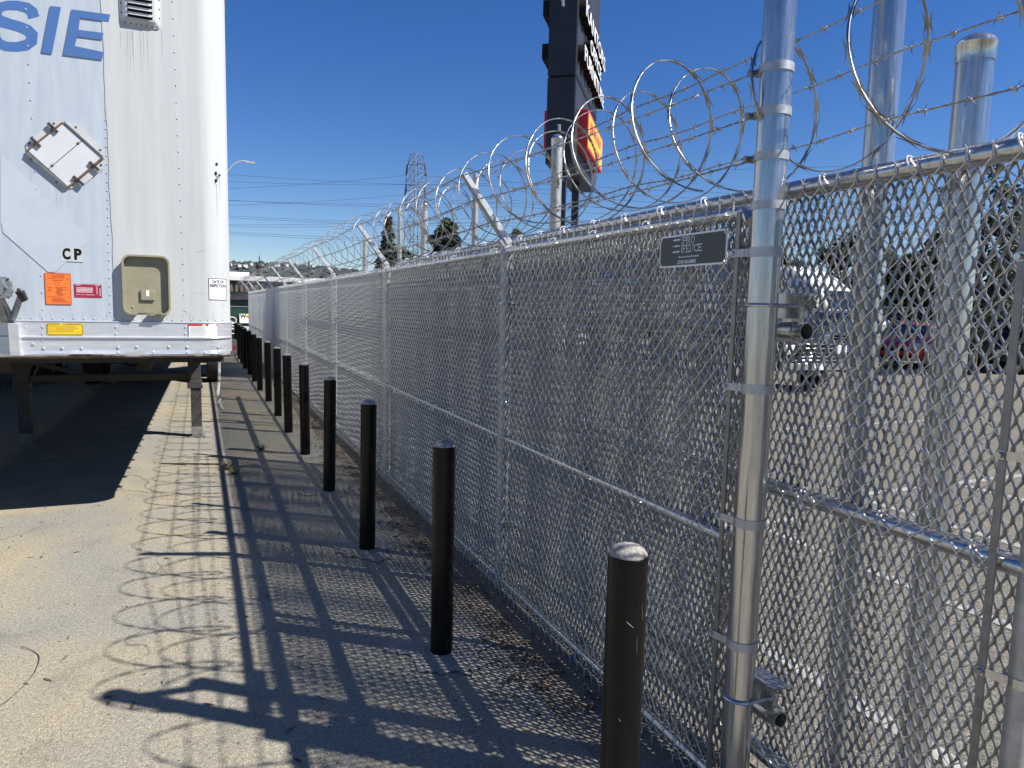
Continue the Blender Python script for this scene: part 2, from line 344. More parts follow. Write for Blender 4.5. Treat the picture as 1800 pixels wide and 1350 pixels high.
# grass verge and kerb at the far side of the lot
mb = MB(); mb.obox((18, 27.5, .06), (42, 10, .06), .2, .16); tag(mb.build('kerb', M['greywall'], smooth=False), kind='structure')
mb = MB()
for i in range(2600):
    u = rng.random(); s_ = rng.random()*3+.15
    x = 18+24*u+s_*.59; y = 27.5-17.5*u+s_*.81; a = rng.random()*6.28; hgt = .1+.25*rng.random()
    mb.add([(x-.03*math.cos(a), y-.03*math.sin(a), 0), (x+.03*math.cos(a), y+.03*math.sin(a), 0), (x+.1*(rng.random()-.5), y+.1*(rng.random()-.5), hgt)], [(0, 1, 2)])
tag(mb.build('verge_grass', M['weed'], smooth=False), 'dry tufted grass along the far kerb of the lot', 'grass', kind='stuff')
# hills
mb = MB(); nx, ny = 150, 14; V = []
for j in range(ny):
    for i in range(nx):
        x = -1500+i*26; y = 1300+j*60
        prof = math.sin(min(1, j/8)*math.pi/2)
        hh = 78+7*math.sin(i*.11)+6*math.sin(i*.31+1)+ 10*math.sin(i*.035)
        V.append((x, y, -4+hh*prof+(rng.random()-.5)*5*prof))
mb.add(V, [(j*nx+i, j*nx+i+1, (j+1)*nx+i+1, (j+1)*nx+i) for j in range(ny-1) for i in range(nx-1)])
tag(mb.build('hills', M['hill'], smooth=True, angle=80), kind='structure')
mb = MB()
for i in range(2600):                                      # ragged wood along the ridge
    x = -300+rng.random()*1500; y = 1300+rng.random()*480; j = (y-1300)/60; ii = (x+1500)/26
    hh = 78+7*math.sin(ii*.11)+6*math.sin(ii*.31+1)+10*math.sin(ii*.035); z = -4+hh*math.sin(min(1, j/8)*math.pi/2)
    r = 2.5+4*rng.random()**2; mb.lathe([(r*.9, -3), (r*1.3, r*.2), (r*.8, r*.7), (r*.2, r*1.0)], (x, y, z), 5)
tag(mb.build('ridge_wood', M['hillwood']), 'dark scrubby wood covering the far hillside', 'woodland', kind='stuff')

# ================================================================ chain link
PK = .0359
def chain_mesh(name, length, z0, z1, r=.0020, sides=4, tips=True):
    n = int(round(length/PK)); k = int((z1-z0)/PK); S = 2
    zz = z0+np.arange(k*S+1)*(PK/S); V = []; F = []
    m = len(zz)
    ph = (np.arange(m) % (2*S)); tri = np.where(ph <= S, -1+2*ph/S, 3-2*ph/S)           # -1..1
    dep = np.where((ph > 0) & (ph < S), -1.0, np.where(ph > S, 1.0, 0.0))*.0026
    allV = []; allF = []; off = 0
    ang = np.arange(sides)*2*math.pi/sides
    for i in range(n):
        s = 1 if i % 2 == 0 else -1
        jit = (rng.random(m)-.5)*.0016+.003*math.sin(i*.13)
        y = (i+.5)*PK + s*tri*PK*.535; x = dep*s+jit
        P = np.stack([x, y, zz], 1); T = np.gradient(P, axis=0); T /= np.linalg.norm(T, axis=1)[:, None]
        N = np.tile([1.0, 0, 0], (m, 1)); N -= T*np.sum(N*T, 1)[:, None]; N /= np.linalg.norm(N, axis=1)[:, None]; B = np.cross(T, N)
        ring = P[:, None]+r*(np.cos(ang)[None, :, None]*N[:, None]+np.sin(ang)[None, :, None]*B[:, None])
        allV.append(ring.reshape(-1, 3)); a = np.arange(m-1)[:, None]*sides+np.arange(sides)[None]; b = np.arange(m-1)[:, None]*sides+(np.arange(sides)+1)[None] % sides
        allF.append(np.stack([a, b, b+sides, a+sides], -1).reshape(-1, 4)+off); off += m*sides
    mb = MB(); mb.v = [tuple(p) for p in np.concatenate(allV)]; mb.f = [tuple(int(q) for q in f) for f in np.concatenate(allF)]
    if tips:
        for zt, sg in ((zz[-1], 1), (z0, -1)):
            # joints where two pickets meet at the selvage, each twisted together and splayed
            ev = (np.arange(n) % 2 == 0); last = tri[-1] if sg > 0 else tri[0]
            for i in range(n-1):
                s = 1 if i % 2 == 0 else -1
                if s*last > 0:
                    y = (i+1)*PK; l1 = .020+.006*rng.random()
                    for q in (1, -1):
                        P = [(q*.002*math.cos(u*6), y+q*.002*math.sin(u*6), zt+sg*l1*u) for u in (0, .33, .66, 1)]+[(q*.004*(rng.random()), y+q*(.007+.006*rng.random()), zt+sg*(l1+.012+.006*rng.random()))]
                        mb.tube(P, r*.95, 4)
    return mb.mesh(name, M['wire'], True, 70)

def expanded_mesh(name, length, z0, z1, swd=.0338, lwd=.0766, hw=.0027, hd=.0048):
    """expanded steel sheet: upright zigzag strands bonded to their neighbours, each strand turned edgeways"""
    n = int(length/(swd/2)); per = round((z1-z0)/lwd)
    base = np.array([-.09, .09, .41, .59]); sg = np.array([1, 1, -1, -1.0])
    ph = (np.arange(per)[:, None]+base[None]).ravel(); m = len(ph); zz = z0+(ph+.1)*lwd; tri = np.tile(sg, per)
    i = np.arange(n); s = np.where(i % 2 == 0, 1.0, -1.0)
    y = (i[:, None]+.5)*swd/2 + s[:, None]*tri[None]*(swd/4-.0010)
    x = np.tile(np.array([.0012, -.0012, -.0012, .0012]), per)[None]*s[:, None]+.0015*np.sin(i*.21)[:, None]
    z = np.broadcast_to(zz[None], y.shape)
    V = np.empty((n, m, 4, 3))
    tw = .0016*s[:, None]*tri[None]+(rng.random((n, m))-.5)*.0010
    for q, (a, b) in enumerate(((-1, -1), (1, -1), (1, 1), (-1, 1))):
        V[:, :, q, 0] = x+hd*a; V[:, :, q, 1] = y+hw*b+tw*a; V[:, :, q, 2] = z
    c = np.arange(n)[:, None, None]*m*4+np.arange(m-1)[None, :, None]*4; a = np.arange(4)[None, None]; b = (np.arange(4)+1)[None, None] % 4
    F = np.stack([c+a, c+b, c+b+4, c+a+4], -1).reshape(-1, 4)
    me = bpy.data.meshes.new(name); V = V.reshape(-1, 3); me.vertices.add(len(V)); me.vertices.foreach_set('co', V.ravel())
    me.loops.add(F.size); me.loops.foreach_set('vertex_index', F.ravel().astype(np.int32)); me.polygons.add(len(F)); me.polygons.foreach_set('loop_start', np.arange(len(F), dtype=np.int32)*4)
    me.update(calc_edges=True); me.materials.append(M['expand']); return me

def barbed(mb, P, detail=True, every=.125, seed=0):
    """two strand twisted wire through the points P, with four point barbs"""
    P = np.asarray(P, float); L = np.concatenate([[0], np.cumsum(np.linalg.norm(np.diff(P, axis=0), axis=1))]); tot = L[-1]
    r_ = np.random.default_rng(seed)
    def pt(s): return np.array([np.interp(s, L, P[:, i]) for i in range(3)])
    step = .012 if detail else .06; ss = np.arange(0, tot, step); C = np.array([pt(s) for s in ss])
    if len(C) < 3: return
    _, T, N, B = frames(C)
    if detail:
        for q in (0, math.pi):
            a = ss/.085*2*math.pi+q; mb.tube(C+(np.cos(a)[:, None]*N+np.sin(a)[:, None]*B)*.0021, .0019, 4)
    else: mb.tube(C, .0032, 4)
    for s in np.arange(every*r_.random(), tot, every):
        i = min(len(C)-1, int(s/step)); c = C[i]; t = T[i]; a0 = r_.random()*6.28
        if detail: mb.tube([c-t*.007, c, c+t*.007], .0055, 5)
        for q in range(4):
            a = a0+q*1.57+.3*(r_.random()-.5); d = math.cos(a)*N[i]+math.sin(a)*B[i]; e = c+t*(.006 if q % 2 else -.006)
            mb.tube([e, e+d*.012+t*(.004*(r_.random()-.5)), e+d*.022+t*.008*(r_.random()-.5)], [.0018, .0017, .0006], 4)

def razor(mb, y0, y1, X, Z, r, pitch, seed=0, detail_to=12, squash=1.0, lean=0.0, ph0=0.0, wob=.0):
    r_ = np.random.default_rng(seed); turns = (y1-y0)/pitch; n = int(turns*44)
    th = np.linspace(0, turns*2*math.pi, n)
    w1 = np.interp(th, np.arange(0, turns*6.3+8, 2.1), 1+.07*(r_.random(len(np.arange(0, turns*6.3+8, 2.1)))-.5)*2)
    py = np.interp(th, np.arange(0, turns*6.3+8, 3.0), (r_.random(len(np.arange(0, turns*6.3+8, 3.0)))-.5)*.04)
    dz = np.interp(th, np.arange(0, turns*6.3+8, 6.28), (r_.random(len(np.arange(0, turns*6.3+8, 6.28)))-.5)*.05)
    a = th+ph0
    Y = y0+pitch*th/(2*math.pi)+wob*np.sin(1.5*a)+py+lean*np.sin(a)
    P = np.stack([X+r*w1*np.cos(a), Y, Z+dz-squash*r*w1*np.sin(a)], 1)
    _, T, _, _ = frames(P); rad = np.stack([np.cos(a), 0*a, -np.sin(a)], 1); rad -= T*np.sum(rad*T, 1)[:, None]; rad /= np.linalg.norm(rad, axis=1)[:, None]; bn = np.cross(T, rad)
    ang = np.arange(6)*math.pi/3
    V = P[:, None]+np.cos(ang)[None, :, None]*rad[:, None]*.0028+np.sin(ang)[None, :, None]*bn[:, None]*.0050
    mb.add(V.reshape(-1, 3), [(i*6+j, i*6+(j+1) % 6, (i+1)*6+(j+1) % 6, (i+1)*6+j) for i in range(n-1) for j in range(6)])
    L = np.concatenate([[0], np.cumsum(np.linalg.norm(np.diff(P, axis=0), axis=1))])
    for s in np.arange(.03, L[-1], .105):
        i = int(np.searchsorted(L, s)); i = min(i, n-1)
        c, t, b = P[i], T[i], bn[i]
        for q in (1, -1):
            mb.add([c-t*.044+b*q*.019, c-t*.013+b*q*.005, c+t*.013+b*q*.005, c+t*.044+b*q*.019, c+t*.010+b*q*.0115, c-t*.010+b*q*.0115], [(0, 1, 5), (1, 2, 4, 5), (2, 3, 4)])
    return P

def post_mb(mb, c, r, h, n=24, cap='dome', z0=0.0):
    mb.cyl((c[0], c[1], z0), (c[0], c[1], h), r, n=n)
def cap_mb(c, r, h):
    m = MB(); m.lathe([(r*1.07, -.045), (r*1.07, 0), (r*1.12, .004), (r*1.12, .010), (r*.95, .022), (r*.6, .034), (r*.15, .038)], (c[0], c[1], h), 20); return m
def band_mb(mb, c, r, z, h=.027, t=.0045, ear=None):
    mb.lathe([(r, -h/2), (r+t, -h/2), (r+t, h/2), (r, h/2)], (c[0], c[1], z), 24)
    if ear is not None:
        e = np.array([ear[0], ear[1]], float); L = np.linalg.norm(e); e /= L
        p0 = np.array([c[0], c[1], z])+np.array([*(e*r*.7), 0]); p1 = np.array([c[0], c[1], z])+np.array([*(e*L), 0])
        sh = np.array([-e[1], e[0], 0]); s_ = -1 if sh[0] > 0 else 1; sh = sh*s_*r*.75
        mb.obox(p0+sh, p1+sh*.35, .004, h); mb.cyl(p1+sh*.35-e_3(e)*.0+np.array([-.012, 0, 0]), p1+sh*.35+np.array([.012, 0, 0]), .008, n=10)
def e_3(e): return np.array([e[0], e[1], 0])

# ================================================================ FENCE
FX = 1.74; TOPZ = 2.165; A = (1.74, 1.87); POSTS = [4.07+3.07*k for k in range(9)]; YE = POSTS[-1]
fence = empty('chain_link_fence', (FX, 4.07, 0))
tag(fence, 'long galvanised chain link fence topped with razor wire and barbed wire, beside the bollards', 'fence')
def fp(p): return np.array([p[0]-FX, p[1]-4.07, p[2]])
for i, y in enumerate(POSTS):
    m = MB(); m.cyl((0, y-4.07, -.02), (0, y-4.07, TOPZ-.01), .037, n=20); m.lathe([(.041, -.05), (.041, 0), (.03, .015)], (0, y-4.07, TOPZ-.03), 16)
    p = m.build('post', M['galv2'], fence)
    # barb arm leaning out over the bollards
    m = MB(); b0 = np.array([-.01, y-4.07, TOPZ+.01]); b1 = np.array([-.305, y-4.07-.01, TOPZ+.40]); d = (b1-b0)/np.linalg.norm(b1-b0); nrm = np.cross(d, [0, 1, 0])
    vs = []; prof = [(-.027, 0), (-.027, .027), (-.022, .031), (.022, .031), (.027, .027), (.027, 0), (.024, 0), (.020, .026), (-.020, .026), (-.024, 0)]
    for q, sc in ((b0, 1.25), (b1, .95)): vs.append([q+np.array([0, 1, 0])*u*sc-nrm*v*sc for u, v in prof])
    m.loft(vs); m.obox(b0-d*.03, b0+d*.05, .05, .05); m.build('barb_arm', M['whitegalv'], fence)
mb = MB(); mb.cyl(fp((FX, 2.02, TOPZ-.026)), fp((FX, YE, TOPZ-.026)), .0245, n=16); mb.tube([fp((FX, 2.05, TOPZ-.026)), fp((FX, 1.97, TOPZ-.026)), fp((FX, 1.94, TOPZ-.06))], .027, 12); mb.build('top_rail', M['galv'], fence)
for nm, z in (('middle_rail', .975), ('bottom_rail', .055)):
    mb = MB(); ye = [1.93]+POSTS
    for a, b in zip(ye[:-1], ye[1:]): mb.cyl(fp((FX, a+.03, z)), fp((FX, b-.03, z)), .0225, n=14); mb.cyl(fp((FX, b-.06, z)), fp((FX, b-.027, z)), .028, n=14); mb.cyl(fp((FX, a+.027, z)), fp((FX, a+.06, z)), .028, n=14)
    mb.build(nm, M['galv'], fence)
bay = chain_mesh('mesh_panel', 3.07, .02, 2.165)
for y in POSTS[:-1]: link('mesh_panel', bay, fence, (-.042, y-4.07, 0))
exb = expanded_mesh('expanded_sheet', 3.0, .0, 2.144)
for y in POSTS[:-1]: link('expanded_sheet', exb, fence, (.034, y-4.07+.035, 0))
link('expanded_sheet', expanded_mesh('expanded_sheet', 2.08, .0, 2.144), fence, (.034, 1.96-4.07, 0))
first = chain_mesh('mesh_panel', 2.12, .02, 2.165)
link('mesh_panel', first, fence, (-.042, 1.955-4.07, 0))
def tie_mesh(rx, rz, r): 
    m = MB(); m.tube([(rx*math.cos(t), .014*math.sin(t+.6), rz*math.sin(t)) for t in np.linspace(0, 2*math.pi, 11)], r, 4); return m.mesh('tie_wire', M['wire'])
def ptie_mesh():
    m = MB(); m.tube([(-.008+.046*math.cos(t), .040*math.sin(t), .012*math.sin(t)) for t in np.linspace(0, 2*math.pi, 12)], .0024, 4); return m.mesh('tie_wire', M['wire'])
tm, tp_ = tie_mesh(.036, .028, .0026), ptie_mesh()        # tie wires round rails and posts
for y in np.arange(2.15, 9.5, .41):
    for z in (TOPZ-.026, .975, .055): link('tie_wire', tm, fence, fp((FX-.012, y+.05*(rng.random()-.5), z)))
for y in POSTS[:2]:
    for z in np.arange(.25, 2.1, .33): link('tie_wire', tp_, fence, fp((FX, y, z+.05*(rng.random()-.5))))
# tension bar by the gate post
mb = MB(); mb.box(fp((FX-.045, 1.955, 1.09)), (.006, .019, 2.09)); mb.build('tension_bar', M['flat'], fence)
# barbed strands along the arms
sp = [1.87]+POSTS
for k, u in enumerate((.30, .63, .96)):
    P = []
    for i, y in enumerate(sp):
        P.append(np.array([FX-.01-.295*u-.02, y, TOPZ+.01+.39*u+.01]) if i else np.array([FX-.02, 1.93, (2.305, 2.447, 2.59)[k]]))
    Q = []
    for a, b in zip(P[:-1], P[1:]):
        for s in np.linspace(0, 1, 9)[:-1]: q = a+(b-a)*s; Q.append(fp(q-np.array([0, 0, .018*4*s*(1-s)])))
    Q.append(fp(P[-1])); mb = MB(); Q = np.array(Q); cut = 4*8
    barbed(mb, Q[:cut+1], True, seed=k); barbed(mb, Q[cut:], False, seed=k+9)
    mb.build('barbed_wire', M['barb'], fence)
mb = MB(); razor(mb, 1.98, YE+.2, FX-.165, 2.435, .245, .43, seed=3, ph0=1.6, lean=.0); mb.v = [tuple(fp(p)) for p in mb.v]; mb.build('razor_wire', M['razor'], fence)
# roller tracks behind the mesh, clamped to the posts
for z0 in (1.735, .345):
    mb = MB(); P = [(FX+.135, 1.80, z0), (FX+.135, 13.4, z0-.03)]
    mb.ring(fp(P[0]), fp((FX+.135, 1.95, z0)), .031, .027, 24); mb.cyl(fp((FX+.135, 1.952, z0)), fp(P[1]), .031, n=16, cap=False)
    mb.build('roller_track', M['galv'], fence)
    for y in [1.87]+POSTS[:3]:
        m = MB(); rr = .055 if y < 2 else .041; zz = z0+.085
        a = np.linspace(-math.pi*.5, -math.pi*1.5, 14); U = [fp((FX+.10, y-rr, zz))]+[fp((FX+rr*math.cos(t), y+rr*math.sin(t), zz)) for t in a]+[fp((FX+.10, y+rr, zz))]
        m.tube(U, .0065, 8); m.build('u_bolt', M['galv'], fence)
        m = MB(); m.box(fp((FX+.092, y, zz)), (.008, .15, .085)); m.box(fp((FX+.13, y, zz+.038)), (.075, .15, .008)); m.box(fp((FX+.13, y-.01, zz-.03)), (.05, .05, .05)); m.cyl(fp((FX+.085, y-rr, zz)), fp((FX+.112, y-rr, zz)), .011, n=6); m.cyl(fp((FX+.085, y+rr, zz)), fp((FX+.112, y+rr, zz)), .011, n=6)
        m.ring(fp((FX+.135, y-.03, z0)), fp((FX+.135, y+.03, z0)), .036, .031, 16)
        m.build('track_bracket', M['galv'], fence)

# ---------------------------------------------------------------- gate portal
portal = empty('gate_portal', (A[0], A[1], 0)); tag(portal, 'pair of tall galvanised gate posts joined at the top, nearest one ringed with bands', 'gate post')
B = (2.15, 1.80)
def pp(p): return np.array([p[0]-A[0], p[1]-A[1], p[2]])
for (x, y), h in ((A, 2.93), (B, 3.0)):
    m = MB(); m.cyl(pp((x, y, -.02)), pp((x, y, h)), .0505, n=32); p = m.build('post', M['galv'], portal, angle=30)
    cap_mb(pp((x, y, 0))[:2], .0505, h).build('post_cap', M['galv'], p)
m = MB(); m.cyl(pp((A[0], A[1], 2.84)), pp((B[0], B[1], 2.93)), .03, n=14); m.build('tie_bar', M['galv'], portal)
for z in (2.584, 2.447, 2.306, 2.148): 
    m = MB(); band_mb(m, (0, 0), .0505, z); m.build('brace_band', M['band'], portal)
    if z > 2.2:
        m = MB(); m.box((-.035, .052, z), (.006, .035, .02)); m.cyl((-.055, .066, z), (-.015, .066, z), .011, n=6); m.build('band_bolt', M['flat'], portal)
for z in (1.995, 1.537, 1.07, .63):
    m = MB(); m.lathe([(.0505, -.016), (.0545, -.016), (.0545, .016), (.0505, .016)], (0, 0, z), 24)
    m.obox((-.040, .033, z), (-.058, .1, z), .003, .026); m.obox((-.046, .05, z), (-.052, .1, z), .003, .026)
    m.cyl((-.065, .095, z), (-.035, .095, z), .009, n=8); m.build('tension_band', M['band'], portal)

# ---------------------------------------------------------------- sliding gate
GX = 1.95; GY0, GY1 = 1.075, 7.45
gate = empty('sliding_gate', (GX, GY0, 0)); tag(gate, 'galvanised chain link sliding gate with razor wire, standing just behind the fence', 'gate')
def gp(p): return np.array([p[0]-GX, p[1]-GY0, p[2]])
for nm, z, r in (('top_rail', 2.232, .031), ('middle_rail', 1.15, .0295), ('bottom_rail', .11, .03)):
    mb = MB(); mb.cyl(gp((GX, GY0, z)), gp((GX, GY1, z)), r, n=20); mb.build(nm, M['galv'], gate)
for y in (GY0, 2.92, 5.2, GY1):
    mb = MB(); mb.cyl(gp((GX, y, .06)), gp((GX, y, 2.80 if y != 2.92 else 2.23)), .03 if y == GY0 else .024, n=18); mb.build('upright', M['galv2'], gate)
gm = chain_mesh('mesh_panel', GY1-GY0-.14, .1, 2.25, r=.0021); link('mesh_panel', gm, gate, (-.036, .07, 0))
link('expanded_sheet', expanded_mesh('expanded_sheet', GY1-GY0-.06, .1, 2.244), gate, (.040, .03, 0))
mb = MB(); mb.box(gp((GX-.042, GY0+.075, 1.16)), (.006, .020, 2.12)); mb.build('tension_bar', M['flat'], gate)
for z in (1.95, 1.44, .85, .37):
    m = MB(); m.lathe([(.03, -.013), (.033, -.013), (.033, .013), (.03, .013)], (0, 0, z), 20); m.obox((-.03, .015, z), (-.047, .085, z), .003, .024); m.cyl((-.06, .078, z), (-.038, .078, z), .009, n=8); m.build('tension_band', M['galv'], gate)
for k, z in enumerate((2.385, 2.575, 2.75)):
    mb = MB(); ys_ = np.linspace(GY0-.02, GY1, 40); P = [gp((GX-.035, y, z-.012*abs(math.sin((y-GY0)*1.47))+.006*math.sin(y*9))) for y in ys_]
    barbed(mb, P, True, seed=20+k); mb.build('barbed_wire', M['barb'], gate)
mb = MB(); razor(mb, GY0-.25, GY1, GX-.03, 2.52, .262, .42, seed=8, ph0=-.6, lean=.0, wob=.02); mb.v = [tuple(gp(p)) for p in mb.v]; mb.build('razor_wire', M['razor'], gate)
m_ = MB(); m_.tube([(.038*math.cos(t), .020*math.sin(t+.5), .036*math.sin(t)) for t in np.linspace(0, 2*math.pi, 14)], .0034, 5); tg_ = m_.mesh('tie_wire', M['whitegalv'])
for y in np.arange(1.2, 7.4, .31):
    for z in (2.232, 1.15): link('tie_wire', tg_, gate, gp((GX-.008, y+.04*(rng.random()-.5), z)))

# ---------------------------------------------------------------- row of tall posts behind the gate
def tall_post(x, y, r, h, label, m='galv2', group=None):
    t = empty('steel_post', (x, y, 0)); tag(t, label, 'post', group)
    mb = MB(); mb.cyl((0, 0, -.02), (0, 0, h), r, n=24); mb.build('pole', M[m], t); cap_mb((0, 0), r, h).build('post_cap', M['galv'], t); return t
tall_post(2.15, 1.487, .0508, 2.60, 'thick galvanised post with a domed cap behind the gate, right of the taller post', 'galv')
tall_post(2.15, 4.24, .037, 2.88, 'capped grey post rising in front of the black shop sign', group='tall posts behind the fence')
tall_post(2.15, 7.22, .037, 2.82, 'capped grey post in front of the lattice pylon', group='tall posts behind the fence')
tall_post(2.15, 10.1, .037, 2.72, 'farthest capped grey post, left of the lattice pylon', group='tall posts behind the fence')

# ---------------------------------------------------------------- sign on the fence
c0 = atX(1163, 420, FX-.055); c1 = atX(1277, 464, FX-.055)
sy, sz = (c0[1]+c1[1])/2, (2.083+1.962)/2; sw, sh = c0[1]-c1[1]+.005, .122
fs = empty('fence_sign', (FX-.056, sy, sz)); tag(fs, 'small charcoal sign with silver border wired to the fence mesh', 'sign')
def notch(wd, ht, r):                                   # plate outline with scooped corners
    P = []
    for cx, cy, a0 in ((wd/2, ht/2, 180), (-wd/2, ht/2, 270), (-wd/2, -ht/2, 0), (wd/2, -ht/2, 90)):
        for a in np.linspace(a0+90, a0, 6) if False else np.linspace(a0+90, a0, 6): P.append((cx+r*math.cos(R_(a)), cy+r*math.sin(R_(a))))
    return P
def SG(u, v, d): return (-d, -u, v)                      # sign face looks towards -X, reading left to right along -Y
mb = MB(); mb.prism([(-sw/2, -sh/2), (sw/2, -sh/2), (sw/2, sh/2), (-sw/2, sh/2)], lambda u, v: SG(u, v, 0), lambda u, v: SG(u, v, .003)); mb.build('plate', M['signink'], fs, smooth=False)
mb = MB(); mb.prism(notch(sw-.014, sh-.014, .012), lambda u, v: SG(u, v, .0031), lambda u, v: SG(u, v, .0040)); face = mb.build('face', M['sign'], fs, smooth=False)
TM = Matrix(((0, 0, -1, 0), (-1, 0, 0, 0), (0, 1, 0, 0), (0, 0, 0, 1)))
def stxt(s, size, u, v, **k): text('lettering', s, size, M['signink'], face, Matrix.Translation(SG(u, v, .0046)) @ TM, **k)
GL = {'P': [[(0,0),(0,1)],[(0,1),(.45,1),(.6,.9),(.62,.75),(.6,.6),(.45,.5),(0,.5)],[(-.12,0),(.14,0)],[(-.12,1),(0,1)]],
      'R': [[(0,0),(0,1)],[(0,1),(.45,1),(.6,.9),(.62,.75),(.6,.6),(.45,.5),(0,.5)],[(.36,.5),(.68,0),(.8,0)],[(-.12,0),(.14,0)],[(-.12,1),(0,1)]],
      'O': [[(.42+.42*math.cos(t), .5+.5*math.sin(t)) for t in np.linspace(0, 2*math.pi, 25)]],
      'F': [[(0,0),(0,1),(.58,1),(.58,.84)],[(0,.52),(.38,.52),(.38,.44)],[(.38,.52),(.38,.6)],[(-.12,0),(.16,0)],[(-.12,1),(0,1)]],
      'E': [[(.62,.84),(.62,1),(0,1),(0,0),(.64,0),(.64,.18)],[(0,.52),(.4,.52)],[(.4,.44),(.4,.6)],[(-.12,0),(0,0)],[(-.12,1),(0,1)]],
      'N': [[(0,0),(0,1),(.66,0),(.66,1)],[(-.12,0),(.12,0)],[(-.12,1),(0,1)],[(.54,1),(.78,1)]],
      'C': [[(.42+.42*math.cos(t), .5+.5*math.sin(t)) for t in np.linspace(.62, 2*math.pi-.62, 20)],[(.76,.98),(.76,.74)]]}
SK = [0]
def strokes(mb, S, u0_, v0_, h, wd):                        # each stroke one mitred ribbon on a hair-thin layer of its own
    for st in S:
        P = np.array(st, float)*h; closed = np.linalg.norm(P[0]-P[-1]) < 1e-6
        if closed: P = P[:-1]
        n = len(P); SK[0] += 1; d = .0043+.00003*(SK[0] % 12); L = []; Rr = []
        for i in range(n):
            a_ = P[i]-P[i-1] if (i > 0 or closed) else P[1]-P[0]; b_ = P[(i+1) % n]-P[i] if (i < n-1 or closed) else P[-1]-P[-2]
            a_ = a_/np.linalg.norm(a_); b_ = b_/np.linalg.norm(b_); na = np.array([-a_[1], a_[0]]); nb = np.array([-b_[1], b_[0]]); m_ = (na+nb)/2; m_ = m_/max(.3, m_@m_)
            q = P[i]+(-a_*wd*.4 if i == 0 and not closed else 0)+(b_*wd*.4 if i == n-1 and not closed else 0)
            L.append(q+m_*wd/2); Rr.append(q-m_*wd/2)
        V = [SG(u0_+x[0], v0_+x[1], d) for x in L+Rr]; k = n if closed else n-1
        mb.add(V, [(i, (i+1) % n, n+(i+1) % n, n+i) for i in range(k)])
mb = MB(); h_ = .0245; u = -.047
for ch, adv in (('P', .86), ('R', 1.0), ('O', .9)): strokes(mb, GL[ch], u, .024, h_, .0027); u += adv*h_
u = -.047
for ch, adv in (('F', .84), ('E', .92), ('N', 1.0), ('C', 1.04), ('E', .8)): strokes(mb, GL[ch], u, -.007, h_, .0027); u += adv*h_
strokes(mb, [[(0, 0), (0, 1)]], -.056, -.008, .058, .0018)
for v in (.042, .019, -.003):                             # barbed wire emblem
    strokes(mb, [[(-1, 0), (1, 0)]], -.088, v, .022, .0032)
    for uu in ((-.098, -.079) if v != .019 else (-.088,)):
        for a in (20, 70, 115, 160): strokes(mb, [[(-math.cos(R_(a)), -math.sin(R_(a))), (math.cos(R_(a)), math.sin(R_(a)))]], uu, v, .0062, .0013)
mb.build('lettering', M['signink'], face, smooth=False)
stxt('Because we all need boundaries', .0115, -.012, -.0235, shear=.3, width=.122)
stxt('(510) 963-8985', .0195, -.022, -.0435, width=.108, offset=.0002)
mb = MB()
for q in (-1, 1):
    for r in (-1, 1): mb.tube([SG(q*sw*.485+.008*math.cos(t), r*sh*.46+.010*math.sin(t), .003+.012*math.cos(t)) for t in np.linspace(0, 6.28, 9)], .002, 5)
mb.build('wire_tie', M['flat'], fs)

# ================================================================ BOLLARDS
ORD = ['nearest black bollard with a gritty concrete top, cut off by the bottom of the photo', 'second black bollard from the camera, left of the near fence post',
       'third black bollard from the camera, standing on a pale footing', 'fourth black bollard from the camera in the row along the fence', 'fifth black bollard from the camera in the row along the fence',
       'sixth black bollard from the camera in the row along the fence', 'seventh black bollard from the camera in the row along the fence', 'eighth black bollard from the camera in the row along the fence',
       'ninth black bollard from the camera in the row along the fence', 'tenth black bollard from the camera in the row along the fence', 'eleventh black bollard from the camera, fifth from the far end',
       'twelfth black bollard from the camera, fourth from the far end of the row', 'third from the last black bollard at the far end of the row', 'last but one black bollard at the far end of the row', 'farthest black bollard at the far end of the row']
BY = [1.665, 3.375, 5.08, 6.83, 8.60, 10.15, 11.70, 13.5, 15.25, 17.0, 18.7, 20.4, 22.1, 23.75, 25.5]
proto = None
for i, y in enumerate(BY):
    if proto is None:
        t = empty('bollard'); m = MB(); m.lathe([(.0575, -.02), (.0575, 1.074), (.0555, 1.077)], n=36); m.build('pipe', M['black'], t, angle=30)
        m = MB(); P = []
        n_ = 24; rr_ = [(.055, 1.072), (.055, 1.078), (.046, 1.093), (.033, 1.102), (.015, 1.107)]
        for r, z in rr_: P.append([(r*math.cos(2*math.pi*j/n_), r*math.sin(2*math.pi*j/n_), z+(rng.random()-.5)*.004*(r < .055)) for j in range(n_)])
        m.loft(P); m.build('concrete_cap', M['dust'], t, angle=60)
        m = MB(); a = np.linspace(0, 2*math.pi, 73)[:-1]; ro = [.20+.035*math.sin(3*k_+1)+.03*math.sin(5*k_)+.015*math.sin(13*k_)+.035*rng.random() for k_ in a]
        m.quad(*[(r*1.2*math.cos(k_), r*math.sin(k_), .006) for r, k_ in zip(ro, a)]); m.build('footing', M['foot'], t, smooth=False); proto = t
    else: t = copy_tree(proto); t.rotation_euler = (R_(.7)*math.sin(i*2.7), R_(.6)*math.sin(i*1.9+1), i*2.3)
    t.location = (1.11+.012*math.sin(i*2.1), y, 0); t.scale.z = (1.02, 1.01)[i] if i < 2 else 1; tag(t, ORD[i], 'bollard', 'black bollards along the fence')

